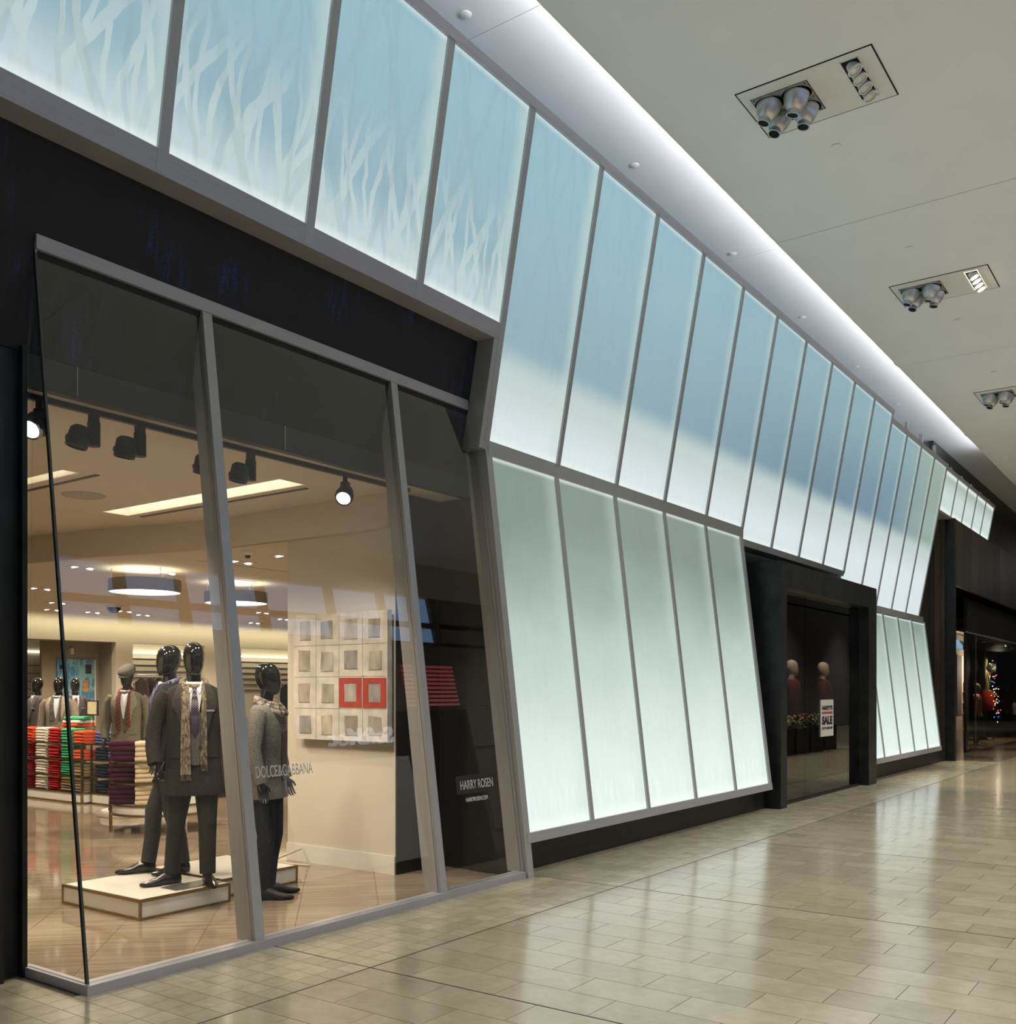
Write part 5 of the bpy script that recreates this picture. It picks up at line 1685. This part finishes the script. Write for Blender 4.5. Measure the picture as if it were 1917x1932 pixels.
MB().box(43.0, 43.9, 8.55, 8.78, .6, 3.1).build('curtain', mat('grey_curtain', (.25, .22, .18), .8, vary=.3, scale=4, stretch=(8, 1, .2)), lit)
for k in range(3):
    MB().box(45.2, 47.4, 8.5, 8.78, .66 + .46 * k, .70 + .46 * k).build('shelf', M_WHITE, lit)
    MB().box(45.3, 47.3, 8.6, 8.77, .70 + .46 * k, 1.08 + .46 * k).build('red_box', mat('red_stock', (.30, .02, .02), .6), lit)
for k in range(4):
    MB().lathe([(0, -.05), (.08, -.04), (.10, 0), (.06, .04)], 12, Matrix.Translation((43.0 + 1.2 * k, 8.2 + .1 * (k % 2), 4.05 - .06 * k))).build('ceiling_lamp', emis('spot_bulb_far', (1, .92, .75), 12.0, False), lit, True)
lamp('far_shop_light', 'POINT', (45.0, 7.6, 2.6), 150, WARM, shadow_soft_size=.3)
lamp('far_shop_light', 'POINT', (38.0, 8.2, 2.4), 50, WARM, shadow_soft_size=.3)
lamp('far_display_spot', 'SPOT', (32.6, 5.55, 3.1), 420, (1, .85, .6), rot=(math.radians(18), 0, 0), spot_size=1.6, spot_blend=.6, shadow_soft_size=.1)
lamp('far_display_spot', 'SPOT', (36.2, 5.6, 3.15), 650, (1, .85, .6), rot=(math.radians(18), 0, 0), spot_size=1.6, spot_blend=.6, shadow_soft_size=.1)
OLIVE = mat('olive_mannequin', (.20, .18, .075), .5)
mannequin('mannequin in red and white varsity jacket inside far shop window', (32.4, 5.90, 0), D(0), ('varsity', (.42, .40, .38)), hem=.9, pants=(.02, .02, .025), skin=OLIVE, group='far shop mannequins', shirt=False, lapel=('varsity_red', (.30, .02, .02)), legs=True, sleeve=('varsity_red', (.30, .02, .02)))
mannequin('olive mannequin with raised arm and red top in far shop window', (36.1, 6.4, 0), D(10), ('olive_torso', (.22, .20, .08), .1), hem=1.0, pants=('far_denim', (.035, .05, .075)), skin=OLIVE, group='far shop mannequins', shirt=False, buttons=False,
          arms={-1: [(-.18, 0, 1.47), (-.24, 0, 1.60), (-.20, -.02, 1.82), (-.10, -.03, 2.02), (-.02, -.03, 2.2)], 1: [(.185, 0, 1.475), (.24, 0, 1.40), (.27, .015, 1.2), (.22, -.1, 1.08), (.14, -.18, 1.05)]})
mannequin('mannequin in dark red jacket at right edge of far shop window', (39.6, 6.2, 0), D(-10), ('far_red', (.16, .012, .015)), hem=.85, pants=(.05, .01, .01), skin=OLIVE, group='far shop mannequins', shirt=False)
for o_ in list(COL.objects):
    if o_.get('label', '').startswith('olive mannequin with raised'):
        o_.scale = (1.5, 1.5, 1.5)
sk = thing('red_skirt', 'red gathered garment at the hips of the olive mannequin', 'garment', (36.1, 6.4, 1.1))
MB().lathe([(.30, .12), (.33, 0), (.37, -.2), (.40, -.5), (.38, -.56)], 24, Matrix.Translation((36.1, 6.4, 1.52)), cap=False).build('skirt_body', wool('skirt_red', (.34, .02, .02)), sk, True)
cl = [(.1, .25, 1.0), (.9, .05, .05), (1, .85, .5), (1, .45, .05), (1, .9, .7)]
lt = thing('fairy_lights', 'string of coloured fairy lights around the olive mannequin', 'fairy lights', (36.1, 5.9, 1.0))
for k in range(46):
    f = k / 45
    x = 34.5 + 1.1 * f + .38 * math.sin(k * 1.7); z = 2.5 - 1.75 * f + .2 * math.sin(k * 2.3)
    MB().lathe([(0, .018), (.016, .01), (.018, 0), (.014, -.014), (0, -.018)], 8, Matrix.Translation((x, 5.84 + .05 * math.sin(k), z))).build('bulb', emis('bulb_%d' % (k % 5), cl[(k * 3) % 5], 6.0, False), lt)
pts_ = [(34.5 + 1.1 * k / 45 + .38 * math.sin(k * 1.7), 5.845 + .05 * math.sin(k), 2.5 - 1.75 * k / 45 + .2 * math.sin(k * 2.3)) for k in range(46)]
MB().tube(pts_, .003, 5).build('wire', M_BLKM, lt)
sp = None
for k, x in enumerate((31.4, 32.7, 34.5, 36.2, 37.8, 39.6)):
    t = thing('window_spotlight', '%s small spotlight from the left above the far shop mannequins' % ('first', 'second', 'third', 'fourth', 'fifth', 'sixth')[k], 'spotlight', (x, 5.75, 3.12), group='far window spotlights')
    MB().lathe([(0, .06), (.05, .06), (.06, 0), (.05, 0)], 12, Matrix.Translation((x, 5.75, 3.12))).build('housing', M_STEEL, t, True)
    MB().lathe([(0, .006), (.05, .006)], 12, Matrix.Translation((x, 5.75, 3.12))).build('lens', emis('spot_bulb_far', (1, .92, .75), 12.0, False), t)
    MB().tube([(x, 5.75, 3.18), (x, 5.46, 3.20)], .008, 6).build('arm', M_STEEL, t)
o_ = MB().lathe([(.0, -.005), (.18, -.005), (.20, 0), (.20, .005)], 28, Matrix.Translation((36.0, 5.40, 1.06)) @ Matrix.Rotation(PI / 2, 4, 'X')).build('round_logo', mat('round_logo_grey', (.4, .38, .34), .5, vary=.5, scale=5)); tag(o_, 'round pale emblem on the far glass at the right edge', 'emblem')
